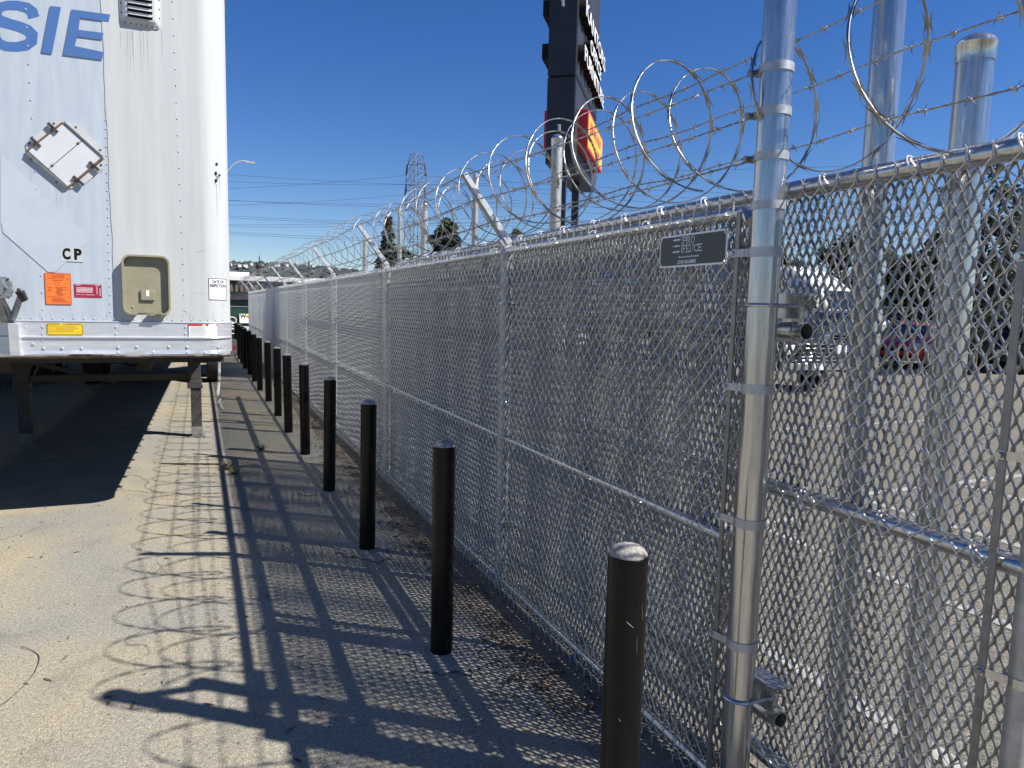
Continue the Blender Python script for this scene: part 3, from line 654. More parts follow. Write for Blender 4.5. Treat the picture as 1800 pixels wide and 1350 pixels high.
fb = [o for o in bpy.data.objects if o.name == 'bollard'][0]
m = MB()
for a0, z0, a1, z1 in ((4.15, .905, 4.55, .885), (4.2, .90, 4.42, .893), (4.75, .86, 4.8, .80), (4.0, .62, 4.1, .61), (4.6, .40, 4.75, .395), (3.9, .30, 3.96, .22), (5.0, .955, 5.1, .90)):
    m.tube([(.0576*math.cos(a0+(a1-a0)*u), .0576*math.sin(a0+(a1-a0)*u), z0+(z1-z0)*u) for u in np.linspace(0, 1, 6)], [.0003, .0008, .001, .0012, .0008, .0003], 4)
m.build('scuff', M['legfoot'], fb)

# ================================================================ TRAILER
NY, RX, LX, TZ = 6.30, .235, -2.365, 4.30; BZ = 1.345; CR = .20
trailer = empty('semi_trailer', (RX, NY, 0), -R_(.75)); tag(trailer, 'white box semi trailer parked on its landing legs, nose towards the camera', 'trailer')
def tp(p): return np.array([p[0]-RX, p[1]-NY, p[2]])
def nosey(x, off=0):                                     # local y of the nose surface at local x
    xl, xr = LX-RX, 0.0; r = CR+off
    if x > xr-CR: d = min(x-(xr-CR), r*.9999); return CR-math.sqrt(max(0, r*r-d*d))
    if x < xl+CR: d = min((xl+CR)-x, r*.9999); return CR-math.sqrt(max(0, r*r-d*d))
    return -off
def outline(off=0, n=8):
    P = []
    for k in range(n+1): a = math.pi+ (math.pi/2)*k/n; P.append((LX-RX+CR+(CR+off)*math.cos(a), CR+(CR+off)*math.sin(a)))
    for k in range(n+1): a = 1.5*math.pi+(math.pi/2)*k/n; P.append((-CR+(CR+off)*math.cos(a), CR+(CR+off)*math.sin(a)))
    return P
TL = 13.3
o = outline(); full = o+[(0, TL), (LX-RX, TL)]
mb = MB(); mb.prism(full, lambda u, v: (u, v, 1.60), lambda u, v: (u, v, TZ)); mb.build('body', M['tl'], trailer, angle=25)
def band(mb, x0, x1, z0, z1, off, n=24, back=True, wob=0):
    xs = np.linspace(x0, x1, n); vs = [(x, nosey(x, off), z0+(wob*(rng.random()-.6) if wob else 0)) for x in xs]+[(x, nosey(x, off), z1) for x in xs]
    mb.add(vs, [(i, i+1, n+i+1, n+i) for i in range(n-1)])
    if back: mb.add([(x, nosey(x, off-.006), z) for z in (z0, z1) for x in xs]+vs, [(i, i+1, 2*n+i+1, 2*n+i) for i in range(n-1)]+[(n+i, 3*n+i, 3*n+i+1, n+i+1) for i in range(n-1)]+[(0, 2*n, 3*n, n), (n-1, 2*n-1, 4*n-1, 3*n-1)])
    return mb
# right hand white sheet, its left edge slightly uneven, wrapped round the corner
XS = -.605-RX
xs = list(np.linspace(XS, -CR, 12))+[-CR+CR*math.sin(a) for a in np.linspace(.1, math.pi/2, 12)]
zs = np.linspace(1.612, TZ-.06, 40); V = []
for z in zs:
    for k, x in enumerate(xs):
        xx = x+(.0025*math.sin(z*9)+.002*math.sin(z*23)-.02*(z-2.5)/2 if k == 0 else 0)
        V.append((xx, nosey(min(xx, -1e-5), .004), z))
nxs = len(xs); mb = MB(); mb.add(V, [(j*nxs+i, j*nxs+i+1, (j+1)*nxs+i+1, (j+1)*nxs+i) for j in range(len(zs)-1) for i in range(nxs-1)])
mb.add([(V[j*nxs][0], -.0005+e, V[j*nxs][2]) for j in range(len(zs)) for e in (0, -.0035)], [(2*j, 2*j+2, 2*j+3, 2*j+1) for j in range(len(zs)-1)])
mb.build('nose_sheet', M['tw'], trailer, angle=60)
# rails
mb = MB(); mb.prism(outline(.010)+[(.010, TL), (LX-RX-.01, TL)], lambda u, v: (u, v, BZ+.03), lambda u, v: (u, v, 1.612)); mb.build('bottom_rail', M['alu'], trailer, angle=25)
mb = MB(); xr_ = np.linspace(LX-RX+.01, -.004, 70)
for zc, hh, dd in ((1.492, .011, .010), (1.614, .005, .004)):
    xs2 = np.linspace(LX-RX+.02, -.002, 60); P = [(x, nosey(x, .010+dd*.3), zc) for x in xs2]; mb.tube(P, hh, 8, r2=dd)
mb.build('rail_ridge', M['alu'], trailer)
mb = MB(); n = 90; xs2 = np.linspace(LX-RX+.004, -.004, n); V = []
dent = lambda x: .012*max(0, math.sin((x+.2)*5.3))*(1 if -1.15 < x < -.75 else .25)+.006*rng.random()
for x in xs2:
    d = dent(x); y = nosey(x, .0115); V += [(x, y+.001, BZ+.05), (x, y-.003-d*.6, BZ+.016+d*.3), (x, y+.004, BZ-.002+d), (x, y+.10, BZ+.004+d*.5)]
mb.add(V, [(i*4+j, (i+1)*4+j, (i+1)*4+j+1, i*4+j+1) for i in range(n-1) for j in range(3)]); mb.build('bottom_lip', M['alu'], trailer)
mb = MB(); xs2 = np.linspace(LX-RX+.02, -.01, 60)
for a, b in zip(xs2[:-1], xs2[1:]):
    y = max(nosey(a, 0), nosey(b, 0)); q = .012+.012*rng.random(); mb.quad((a, y+.006, BZ-.006-q*.5), (b, y+.006, BZ-.006-q*.4), (b, y+.16, BZ+.0), (a, y+.16, BZ+.0)); mb.quad((a, y+.0, BZ+.012), (b, y+.0, BZ+.012), (b, y+.006, BZ-.006-q*.4), (a, y+.006, BZ-.006-q*.5))
mb.build('rusted_edge', M['rust'], trailer)
mb = MB(); mb.box((LX/2-RX/2, TL/2+.15, BZ+.02), (2.54, TL-.3, .05)); mb.build('floor', M['dark'], trailer, smooth=False)
mb = MB(); mb.prism(outline(.012)+[(.012, TL), (LX-RX-.012, TL)], lambda u, v: (u, v, TZ-.07), lambda u, v: (u, v, TZ+.02)); mb.build('top_rail', M['alu'], trailer, angle=25)
# rivets
def nx_(px, py): p = atY(px, py, NY); return p[0]-RX, p[2]
mb = MB()
def rv(x, z, r=.0068, h=.004, off=.0): mb.dome((x, nosey(x, off)-.0005, z), r, h, (0, -1, 0), 7)
z = 1.70
while z < 4.2: rv(-1.083-RX+.006*math.sin(z)+.01*(2-z)*.5, z); z += .126
z = 1.69
while z < 4.2: rv(-.632-RX+.012*(z-1.7)*.9, z); z += .0655
z = 1.71
while z < 4.2: rv(-.108-RX-.012*(z-1.7), z, off=.004); z += .124
x = LX-RX+.06
while x < -.012: rv(x, 1.634, off=.004 if x > XS else 0); x += .068 if x < -.25 else .055
mb.build('rivets', M['riv'], trailer)
mb = MB()
for px in (74.5, 204, 326): 
    for py in (575, 587, 597.5): x, z = nx_(px, py); rv(x, z, .0088, .006, .010)
for px in (45, 47): x, z = nx_(px, 575 if px == 45 else 592); rv(x, z, .007, .005, .010)
for cx, cy in ((305,1122),(435,1122),(570,1122),(825,1115),(955,1112),(1180,1112),(1307,1112),(1523,1115),(825,1152),(1070,1150),(1307,1150),(1430,1152),(1525,1147)):
    x, z = nx_(cx/3.971, 330+cy/3.971); rv(x, z, .0125, .008, .0115)
for x in np.arange(LX-RX+.1, -1.25, .14): rv(x, 1.44, .0125, .008, .0115)
mb.build('bolt_heads', M['alu'], trailer)
# blue letters S I E (bold italic strokes)
def nose_poly(mb, polys, off, th=.001):
    for P in polys: mb.prism(P, lambda u, v: (u, nosey(u, off), v), lambda u, v: (u, nosey(u, off+th), v))
def px_poly(pts): return [nx_(*p) for p in pts]
def cr(pts): return [(x/3.971, y/3.971) for x, y in pts]
EI = cr([(498,62),(770,100),(757,150),(557,123),(547,205),(722,228),(712,276),(538,253),(520,318),(720,362),(712,418),(437,382)])
II = cr([(347,38),(424,46),(360,375),(285,364)])
# the S as a thick curved stroke, cut into convex pieces
ctr = np.array([(232,118),(222,78),(185,48),(120,32),(50,30),(0,42),(-30,75),(-30,115),(0,142),(60,160),(130,180),(190,205),(222,240),(218,280),(180,310),(110,322),(40,318),(-10,298),(-38,262),(-44,228)], float)
wd = np.array([45,43,40,37,36,37,42,46,44,40,40,42,46,46,42,37,36,38,42,44], float)*.92
tg = np.gradient(ctr, axis=0); tg /= np.linalg.norm(tg, axis=1)[:, None]; nn = np.stack([-tg[:, 1], tg[:, 0]], 1)
Lp, Rp = ctr+nn*wd[:, None], ctr-nn*wd[:, None]
S_ = [cr([Lp[i], Lp[i+1], Rp[i+1], Rp[i]]) for i in range(len(ctr)-1)]
V = [nx_(*p) for i in range(len(ctr)) for p in cr([Lp[i], Rp[i]])]
mb = MB(); mb.add([(u, nosey(u, .0012), v) for u, v in V], [(2*i, 2*i+1, 2*i+3, 2*i+2) for i in range(len(ctr)-1)]); mb.build('letter', M['blue'], trailer, smooth=False)
for P in (II, EI):
    mb = MB(); nose_poly(mb, [px_poly(P)], .0052); mb.build('letter', M['blue'], trailer, smooth=False)
# paler patches where old plates were
mb = MB()
for pts in ([(0, 272), (70, 332), (66, 352), (28, 398), (0, 392)], [(80, 346), (154, 412), (152, 428), (96, 478), (84, 478), (4, 408), (2, 392), (66, 350)]):
    nose_poly(mb, [px_poly(pts)], .0008 if pts[0][0] == 0 else .0026)
mb.build('patch_plate', M['patch'], trailer, smooth=False)
# stickers
def sticker(name, a, b, m, off, rot=0.0, n=8):
    (x0, z1), (x1, z0) = nx_(*a), nx_(*b); xs2 = np.linspace(x0, x1, n); sl = rot
    def top(x): return z1+(x-x0)*sl
    def bot(x): return z0+(x-x1)*sl
    m_ = MB(); m_.add([(x, nosey(x, off), bot(x)) for x in xs2]+[(x, nosey(x, off), top(x)) for x in xs2], [(i, i+1, n+i+1, n+i) for i in range(n-1)])
    o_ = m_.build(name, m, trailer, smooth=False); return o_, (x0, x1, z0, z1)
def strip(mb, x0, x1, z, hh, off): 
    xs2 = np.linspace(x0, x1, 4); mb.add([(x, nosey(x, off), z-hh/2) for x in xs2]+[(x, nosey(x, off), z+hh/2) for x in xs2], [(i, i+1, 5+i, 4+i) for i in range(3)])
def ntext(s, size, x, z, m, parent, off, **k):
    return text('lettering', s, size, m, parent, FRONT(x, 0, z), fn=lambda c: Vector((c.x, nosey(c.x, off)+c.y*.2, c.z)), **k)
so_, (x0, x1, z0, z1) = sticker('letter_plate', (105, 434), (146.5, 460.5), M['grey'], .0044)
m_ = MB(); strip(m_, (x0+x1)/2-.0012, (x0+x1)/2+.0012, (z0+z1)/2, z1-z0, .0048); m_.build('seam', M['lgrey'], so_)
ntext('C', .108, x0+.040, (z0+z1)/2, M['ink'], so_, .0056, offset=.005, width=.052); ntext('P', .108, x0+.112, (z0+z1)/2, M['ink'], so_, .0056, offset=.005, width=.050)
so_, (x0, x1, z0, z1) = sticker('caution_sticker', (77, 479), (126, 536), M['orange'], .0044)
so_['label'] = 'orange caution sticker with faded print'
wx = x1-x0; hz = z1-z0; ntext('CAUTION', .034, (x0+x1)/2, z1-.024, M['oink'], so_, .0054, width=.085)
m_ = MB()
for q, (a, b, zz, hh) in enumerate([(.06, .94, .18, .002), (.06, .94, .75, .002), (.3, .7, .23, .005)]+[(.35+.1*rng.random(), .6+.3*rng.random(), .45+.035*k, .004) for k in range(8)]+[(.12, .28, .47, .006), (.12, .26, .55, .005)]+[(.25, .6+.3*rng.random(), .79+.04*k, .004) for k in range(4)]): strip(m_, x0+a*wx, x0+b*wx, z1-zz*hz, hh, .0052)
for a in np.linspace(0, 6.28, 10): m_.box((x0+wx*.47+.014*math.cos(a), nosey(x0, .0052), z1-hz*.34+.014*math.sin(a)), (.005, .0006, .005))
for sx in (x0+.003, x1-.003): strip(m_, sx-.0015, sx+.0015, (z0+z1)/2, hz*.97, .0052)
for sz_ in (z0+.004, z1-.004): strip(m_, x0+.002, x1-.002, sz_, .003, .0052)
m_.build('print', M['oink'], so_, smooth=False)
so_, (x0, x1, z0, z1) = sticker('crimson_sticker', (129, 499), (179, 524), M['crimson'], .0018); wx = x1-x0; hz = z1-z0
m_ = MB()
for zz in (.28, .38, .48, .58): strip(m_, x0+.09*wx, x0+.68*wx, z1-zz*hz, .0062, .0026)
strip(m_, x0+.42*wx, x0+.74*wx, z1-.78*hz, .004, .0026); strip(m_, x0+.76*wx, x0+.95*wx, z1-.07*hz, .005, .0026); strip(m_, x0+.06*wx, x0+.25*wx, z1-.07*hz, .005, .0026)
for k in range(6): strip(m_, x0+.81*wx, x0+.85*wx, z1-(.2+.1*k)*hz, .007, .0026); strip(m_, x0+.92*wx, x0+.96*wx, z1-(.3+.1*k)*hz, .008, .0026)
for k in range(4): strip(m_, x0+(.09+.08*k)*wx, x0+(.12+.08*k)*wx, z1-.77*hz, .007, .0026)
m_.build('print', M['pink'], so_, smooth=False)
so_, (x0, x1, z0, z1) = sticker('hazard_sticker', (81.5, 568), (147, 590), M['yellow'], .0130); wx = x1-x0; hz = z1-z0; m_ = MB()
for k in range(22):
    for zz in (z1-.007, z0+.006):
        if zz > z0+.05 and 7 < k < 13: continue
        u0_ = x0+.004+(wx-.012)*k/22; m_.add([(u0_, nosey(u0_, .0134), zz-.006), (u0_+.005, nosey(u0_, .0134), zz-.006), (u0_+.010, nosey(u0_, .0134), zz+.006), (u0_+.005, nosey(u0_, .0134), zz+.006)], [(0, 1, 2, 3)])
for k in range(6):
    for u0_ in (x0+.001, x1-.009): zz = z0+.012+(hz-.024)*k/6; m_.add([(u0_, nosey(u0_, .0134), zz), (u0_+.008, nosey(u0_, .0134), zz+.006), (u0_+.008, nosey(u0_, .0134), zz+.012), (u0_, nosey(u0_, .0134), zz+.006)], [(0, 1, 2, 3)])
m_.build('stripe', M['ink'], so_, smooth=False)
m_ = MB()
for k in range(7): strip(m_, x0+.014+(.05 if k in (2, 4) else 0), x1-.014-.05*rng.random(), z1-.021-.0075*k, .0032, .0131)
m_.build('print', M['yink'], so_, smooth=False); ntext('CAUTION', .013, (x0+x1)/2, z1-.008, M['ink'], so_, .0134, width=.04)
so_, (x0, x1, z0, z1) = sticker('notice_sticker', (331.5, 569.5), (382, 595), M['white'], .0150); wx = x1-x0; hz = z1-z0
m_ = MB(); strip(m_, x0, x1, z1-.008, .016, .0156); m_.build('red_band', M['red'], so_, smooth=False)
m_ = MB()
for k in range(9): strip(m_, x0+.012, x1-.015-.05*rng.random(), z1-.026-.0085*k, .003, .0156)
m_.build('print', M['lgrey'], so_, smooth=False)
m_ = MB(); strip(m_, x0-.002, x1, z0-.001, .004, .0156); strip(m_, x0-.003, x0+.0, (z0+z1)/2, hz, .0156); m_.build('edge', M['ink'], so_, smooth=False)
so_, (x0, x1, z0, z1) = sticker('inspection_sticker', (366.5, 489), (399, 528), M['ink'], .0062, n=12)
xs2 = np.linspace(x0+.004, x1-.0035, 12); m_ = MB(); m_.add([(x, nosey(x, .0068), z0+.005) for x in xs2]+[(x, nosey(x, .0068), z1-.005) for x in xs2], [(i, i+1, 13+i, 12+i) for i in range(11)]); m_.build('paper', M['white'], so_, smooth=False)
ntext('DATE OF', .034, (x0+x1)/2+.004, z1-.028, M['ink'], so_, .0076, width=.085, offset=.001); ntext('INSPECTION', .034, (x0+x1)/2+.002, z1-.060, M['ink'], so_, .0076, width=.118, offset=.001)
m_ = MB()
for zz in (.1, .132): strip(m_, x0+.045, x1-.02, z1-zz, .0015, .0074)
strip(m_, x0+.016, x0+.036, z1-.092, .006, .0074); strip(m_, x0+.018, x0+.034, z1-.122, .006, .0074); m_.build('print', M['lgrey'], so_, smooth=False)
# vent hood
(vx0, _), (vx1, vz0) = nx_(207, 20), nx_(285, 53); vz1 = 4.24
vx0, vx1, vz0 = -.497-RX, -.222-RX, 3.842
vent = MB(); r1 = [(vx0, vz0), (vx1, vz0-.012), (vx1, vz1), (vx0, vz1)]
def rrect(x0, x1, z0, z1, r, n=4):
    P = []
    for cx, cz, a0 in ((x1-r, z0+r, -90), (x1-r, z1-r, 0), (x0+r, z1-r, 90), (x0+r, z0+r, 180)):
        P += [(cx+r*math.cos(R_(a0+90*k/n)), cz+r*math.sin(R_(a0+90*k/n))) for k in range(n+1)]
    return P
rings = []
for ins, yy in ((0, -.004), (0, -.012), (.014, -.014), (.034, -.036), (.044, -.038)): rings.append([(u, yy, v) for u, v in rrect(vx0+ins, vx1-ins*.9, vz0+ins, vz1-ins, .03-ins*.4)])
vent.loft(rings); vo_ = vent.build('vent_hood', M['tw'], trailer, angle=40)
z = vz0+.075
while z < vz1-.05:
    m_ = MB(); m_.add([(vx0+.055, -.0395, z), (vx1-.055, -.0395, z), (vx1-.062, -.056, z-.010), (vx0+.062, -.056, z-.010), (vx0+.055, -.0395, z-.024), (vx1-.055, -.0395, z-.024)], [(0, 1, 2, 3)]); m_.add([(vx0+.062, -.056, z-.010), (vx1-.062, -.056, z-.010), (vx1-.062, -.0545, z-.0125), (vx0+.062, -.0545, z-.0125)], [(0, 1, 2, 3)]); m_.build('louvre', M['tw'], vo_, smooth=False)
    m_ = MB(); m_.quad((vx0+.055, -.0388, z-.026), (vx1-.055, -.0388, z-.026), (vx1-.055, -.0388, z-.001), (vx0+.055, -.0388, z-.001)); m_.build('slot', M['ink'], vo_, smooth=False)
    z += .040
mb = MB()
for k in range(7): mb.dome((vx0+.035+(vx1-vx0-.06)*k/6, -.013, vz0+.012), .006, .004, (0, -1, 0), 6)
for zz in np.arange(vz0+.08, vz1, .065): mb.dome((vx0+.010, -.013, zz), .006, .004, (0, -1, 0), 6); mb.dome((vx1-.010, -.013, zz), .006, .004, (0, -1, 0), 6)
mb.build('vent_screw', M['ink'], vo_)
# broken tan document tray
(tx0, tz1), (tx1, tz0) = nx_(213.5, 447), nx_(300, 557); tx1 = -.205-RX; tx0 = -.54-RX; tz0, tz1 = 1.672, 2.135; D = -.055
mb = MB(); Ro = rrect(tx0, tx1, tz0, tz1, .06, 6); Ri = rrect(tx0+.014, tx1-.014, tz0+.014, tz1-.014, .048, 6); Rw = rrect(tx0+.005, tx1-.005, tz0+.005, tz1-.005, .055, 6)
n = len(Ro)
def gap(u, v): return v < tz0+.03 and tx0+.115 < u < tx0+.185
def ringwall(A_, ya, B_, yb):
    vs = [(u, ya, v) for u, v in A_]+[(u, yb, v) for u, v in B_]; fs_ = []
    for i in range(n):
        j = (i+1) % n
        fs_.append((i, j, n+j, n+i))
    mb.add(vs, fs_)
# split the bottom edge so a piece can be missing
def densify(P):
    Q = []
    for i, p in enumerate(P):
        q = P[(i+1) % len(P)]; L = math.dist(p, q); k = max(1, int(L/.02))
        Q += [(p[0]+(q[0]-p[0])*s/k, p[1]+(q[1]-p[1])*s/k) for s in range(k)]
    return Q
def res(P, k=90):
    P = np.array(P+[P[0]]); L = np.concatenate([[0], np.cumsum(np.linalg.norm(np.diff(P, axis=0), axis=1))]); s = np.linspace(0, L[-1], k+1)[:-1]
    return [(np.interp(t, L, P[:, 0]), np.interp(t, L, P[:, 1])) for t in s]
Ro, Ri, Rw = res(rrect(tx0, tx1, tz0, tz1, .06, 6)), res(rrect(tx0+.014, tx1-.014, tz0+.014, tz1-.014, .048, 6)), res(rrect(tx0+.004, tx1-.004, tz0+.004, tz1-.004, .057, 6))
n = len(Ro); keep = [not (v < tz0+.02 and -.485-RX+.045 < u < -.485-RX+.155) for u, v in Ro]
for A_, ya, B_, yb in ((Rw, -.003, Rw, D+.012), (Rw, D+.012, Ro, D+.010), (Ro, D+.010, Ro, D), (Ro, D, Ri, D), (Ri, D, Ri, -.012)):
    vs = [(u, ya, v) for u, v in A_]+[(u, yb, v) for u, v in B_]; mb.add(vs, [(i, (i+1) % n, n+(i+1) % n, n+i) for i in range(n) if keep[i] and keep[(i+1) % n]])
tray = mb.build('document_tray', M['olive'], trailer, angle=40)
mb = MB(); mb.add([(u, -.012, v) for u, v in Ri], [tuple(range(n-1, -1, -1))]); mb.build('back_plate', M['olive'], tray, smooth=False)
mb = MB(); mb.box((tx0+.172, -.021, tz0+.155), (.098, .014, .082)); mb.build('latch_box', M['olive'], tray, bevel=.003)
mb = MB(); mb.box((tx0+.172, -.0288, tz0+.168), (.022, .001, .045)); mb.build('label_scrap', M['white'], tray, smooth=False)
mb = MB(); mb.dome((tx0+.062, -.012, tz0+.06), .011, .006, (0, -1, 0), 10); mb.build('screw', M['olive'], tray)
mb = MB(); mb.obox((tx0+.17, D+.02, tz0+.004), (tx0+.268, D+.01, tz0+.014), .05, .012); mb.build('bent_flap', M['olive'], tray, smooth=False)
# placard holder
pc = np.array(nx_(114, 271)); e1 = np.array(nx_(45, 264))-np.array(nx_(110, 213)); e2 = np.array(nx_(182, 275))-np.array(nx_(114, 213))
cn = [np.array(nx_(*p)) for p in ((46, 264), (111, 213), (182, 275), (119, 327))]
ph = empty('placard_holder'); ph.parent = trailer
ph = MB()
outl = cr([(180,1000),(345,850),(440,848),(532,862),(722,1040),(722,1175),(565,1303),(470,1316),(385,1288),(182,1085)])
nose_poly(ph, [px_poly(outl)], .003, .004); ph = ph.build('placard_holder', M['tw'], trailer, smooth=False)
bpy.data.objects.remove(bpy.data.objects['placard_holder']) if False else None
inn = px_poly(cr([(195,1048),(432,862),(708,1098),(475,1300)]))
m_ = MB(); nose_poly(m_, [inn], .011, .004); pl = m_.build('placard_plate', M['patchw'], ph, smooth=False)
m_ = MB(); P = px_poly(cr([(340,1178),(350,1170),(578,978),(570,975)])); a, b = np.array(P[0]), np.array(P[2]); m_.obox((a[0], -.0165, a[1]), (b[0], -.0165, b[1]), .003, .003, (0, 1, 0)); m_.build('fold_line', M['ink'], pl, smooth=False)
m_ = MB()
for p, q in (((188, 1052), (438, 855)), ((475, 1306), (722, 1102))):
    a, b = np.array(px_poly(cr([p, q]))[0]), np.array(px_poly(cr([p, q]))[1]); m_.cyl((a[0], -.016, a[1]), (b[0], -.016, b[1]), .007, n=8)
m_.build('hinge_rod', M['rust'], ph)
m_ = MB()
for p, q in (((448, 852), (716, 1092)), ((182, 1066), (470, 1306))):
    a, b = np.array(px_poly(cr([p, q]))[0]), np.array(px_poly(cr([p, q]))[1]); m_.obox((a[0], -.013, a[1]), (b[0], -.013, b[1]), .010 if p[0] > 300 else .016, .02, (0, 1, 0))
m_.build('retaining_rail', M['flat'], ph, smooth=False)
for p, q in (((335, 860), (402, 925)), ((215, 962), (282, 1025)), ((625, 1132), (692, 1192)), ((512, 1232), (582, 1292))):
    a, b = np.array(px_poly(cr([p, q]))[0]), np.array(px_poly(cr([p, q]))[1]); m_ = MB(); m_.obox((a[0], -.024, a[1]), (b[0], -.024, b[1]), .022, .012, (0, 1, 0)); mid = (a+b)/2; m_.cyl((mid[0], -.03, mid[1]), (mid[0], -.012, mid[1]), .011, n=8); m_.build('spring_clip', M['leg'], ph, smooth=False)
m_ = MB()
for p in ((375, 858), (203, 1000), (530, 885), (700, 1045), (212, 1110), (390, 1272), (706, 1150), (545, 1000), (365, 1155)):
    a = px_poly(cr([p]))[0]; m_.dome((a[0], -.007 if p not in ((545, 1000), (365, 1155)) else -.015, a[1]), .0085 if p not in ((545, 1000), (365, 1155)) else .011, .006, (0, -1, 0), 8)
m_.build('bolt', M['rust'], ph)
# electrical connector and air line bracket at the left
(cx, cz) = nx_(14, 506); m_ = MB()
oct_ = px_poly([(-40, 490), (20, 487), (28, 495), (31, 512), (27, 522), (14, 525), (-40, 526)])
m_.prism(oct_, lambda u, v: (u, -.12, v), lambda u, v: (u, -.165, v)); con = m_.build('connector_box', M['cast'], trailer, smooth=False, bevel=.004)
m_ = MB(); m_.prism(px_poly([(-30, 494), (14, 492), (23, 508), (12, 519), (-30, 519)]), lambda u, v: (u, -.166, v), lambda u, v: (u, -.178, v)); m_.build('cover', M['cast'], con, smooth=False, bevel=.003)
m_ = MB(); m_.lathe([(.045, 0), (.045, .012), (.02, .016)], n=16)
for k, p in enumerate(((23, 491.5), (19, 507.5), (24, 523))): a = nx_(*p); m_.dome((a[0], -.178 if k == 1 else -.166, a[1]), .009, .008, (0, -1, 0), 8)
m_.v = [(x, y, z) if i >= 48 else (nx_(-4, 506)[0]+x, -.178-z, nx_(-4, 506)[1]+y) for i, (x, y, z) in enumerate(m_.v)]; m_.build('knob', M['leg'], con)
a, b = nx_(10, 566), nx_(2, 522); m_ = MB(); m_.obox((a[0], -.03, a[1]), (b[0], -.13, b[1]), .05, .02); a, b = nx_(24, 566), nx_(10, 524); m_.obox((a[0], -.02, a[1]), (b[0], -.135, b[1]), .03, .02); a, b = nx_(-14, 566), nx_(4, 522); m_.obox((a[0], -.02, a[1]), (b[0], -.135, b[1]), .03, .02); m_.build('bracket_strut', M['cast'], con, smooth=False)
a, b = nx_(24, 560), nx_(44, 518); m_ = MB(); m_.obox((a[0], -.05, a[1]), (b[0], -.13, b[1]), .035, .03); arm = m_.build('coupling_arm', M['cast'], trailer, smooth=False, bevel=.004)
m_ = MB(); a = nx_(45, 517); m_.cyl((a[0]-.02, -.15, a[1]+.02), (a[0]+.015, -.13, a[1]-.05), .022, n=10); m_.cyl((a[0]+.01, -.17, a[1]+.02), (a[0]+.025, -.14, a[1]-.04), .016, n=10); m_.dome((a[0]-.01, -.17, a[1]+.03), .014, .012, (0, -1, .3), 8); m_.build('gladhand', M['leg'], arm)
m_ = MB(); a, b = nx_(13, 567), nx_(41, 625); m_.add([(a[0], -.012, a[1]), (b[0]-.004, -.012, a[1]), (b[0], -.012, BZ+.004), (a[0]+.006, -.012, BZ+.004), (a[0]+.012, -.075, a[1]-.004), (b[0]-.012, -.075, a[1]-.004), (b[0]-.010, -.06, BZ+.012), (a[0]+.014, -.06, BZ+.012)], [(0, 1, 5, 4), (4, 5, 6, 7), (1, 2, 6, 5), (0, 4, 7, 3), (3, 7, 6, 2)]); m_.build('air_line_cover', M['alu'], trailer, smooth=False, bevel=.003)
# lamp stubs near the right corner
m_ = MB()
for p, r in (((381, 287), .011), ((379.5, 303), .012), ((386, 306), .009), ((380, 316), .013)): a = nx_(*p); m_.dome((a[0], nosey(a[0], .004)-.002, a[1]), r, .012, (.5, -.8, 0), 8)
m_.build('lamp_socket', M['leg'], trailer)
m_ = MB(); a = [nx_(379.5, 304), nx_(384, 311), nx_(380, 318), nx_(379, 321)]; m_.tube([(u, nosey(u, .012), v) for u, v in a], .003, 5); m_.build('loose_lead', M['ink'], trailer)
m_ = MB()                                                # scuffs
for pts in ([(344, 442), (360, 438), (368, 433), (390, 434)], [(350, 444), (358, 440)], [(388, 536), (397, 536)], [(392, 533), (394, 541)], [(346, 540), (372, 532)], [(345, 514), (360, 515)]):
    u = [nx_(*p) for p in pts]; m_.tube([(x, nosey(x, .0044), z) for x, z in u], .0016, 4)
m_.build('scuff', M['lgrey'], trailer)
m_ = MB()                                                # run-off stains below bolts, rivets and rail
for px, py, ln, wd_ in [(94, 218, .10, .008), (51, 252, .13, .009), (134, 223, .07, .006), (176, 264, .09, .007), (53, 280, .16, .008), (98, 320, .20, .010), (178, 290, .12, .007), (381, 322, .26, .010), (386, 310, .18, .006)]+[(20+360*rng.random(), 545+14*rng.random(), .03+.05*rng.random(), .004+.005*rng.random()) for k in range(26)]+[(205+80*rng.random(), 54, .10+.25*rng.random(), .004+.004*rng.random()) for k in range(9)]:
    x, z = nx_(px, py); x = min(x, -.012); off = .0047 if x > XS else .0006
    z2 = max(1.62, z-ln); m_.add([(x-wd_/2, nosey(x-wd_/2, off), z), (x+wd_/2, nosey(x+wd_/2, off), z), (x+wd_*.1, nosey(x, off), z2), (x-wd_*.1, nosey(x, off), z2)], [(0, 1, 2, 3)])
m_.build('stain', M['stain'], trailer, smooth=False)
# underframe
m_ = MB()
for x in (-.75, -1.85): m_.box((x, TL/2+.5, BZ-.12), (.10, TL-1.5, .22))
for y in np.arange(.6, TL-.3, .42): m_.box((-1.3, y, BZ-.05), (2.5, .07, .09))
m_.box((-1.3, .9, BZ-.03), (2.0, 1.6, .05)); m_.build('underframe', M['dark'], trailer, smooth=False)
def leg(x):
    m_ = MB(); m_.box((x-.02, 3.92, 1.02), (.155, .16, .62)); m_.box((x-.02, 3.92, .70), (.175, .18, .10)); m_.box((x-.005, 3.92, .36), (.128, .135, .70)); m_.box((x+.07, 3.9, .665), (.02, .05, .05))
    l = m_.build('landing_leg', M['leg'], trailer, smooth=False, bevel=.006)
    m_ = MB(); m_.box((x, 3.92, .06), (.138, .15, .15)); m_.box((x, 3.92, .004), (.2, .26, .02)); m_.build('leg_foot', M['legfoot'], l, smooth=False, bevel=.006); return l
leg(-.345); leg(-2.26)
m_ = MB(); m_.box((-1.3, 3.92, .80), (1.9, .06, .085)); m_.build('cross_shaft', M['leg'], trailer, smooth=False)
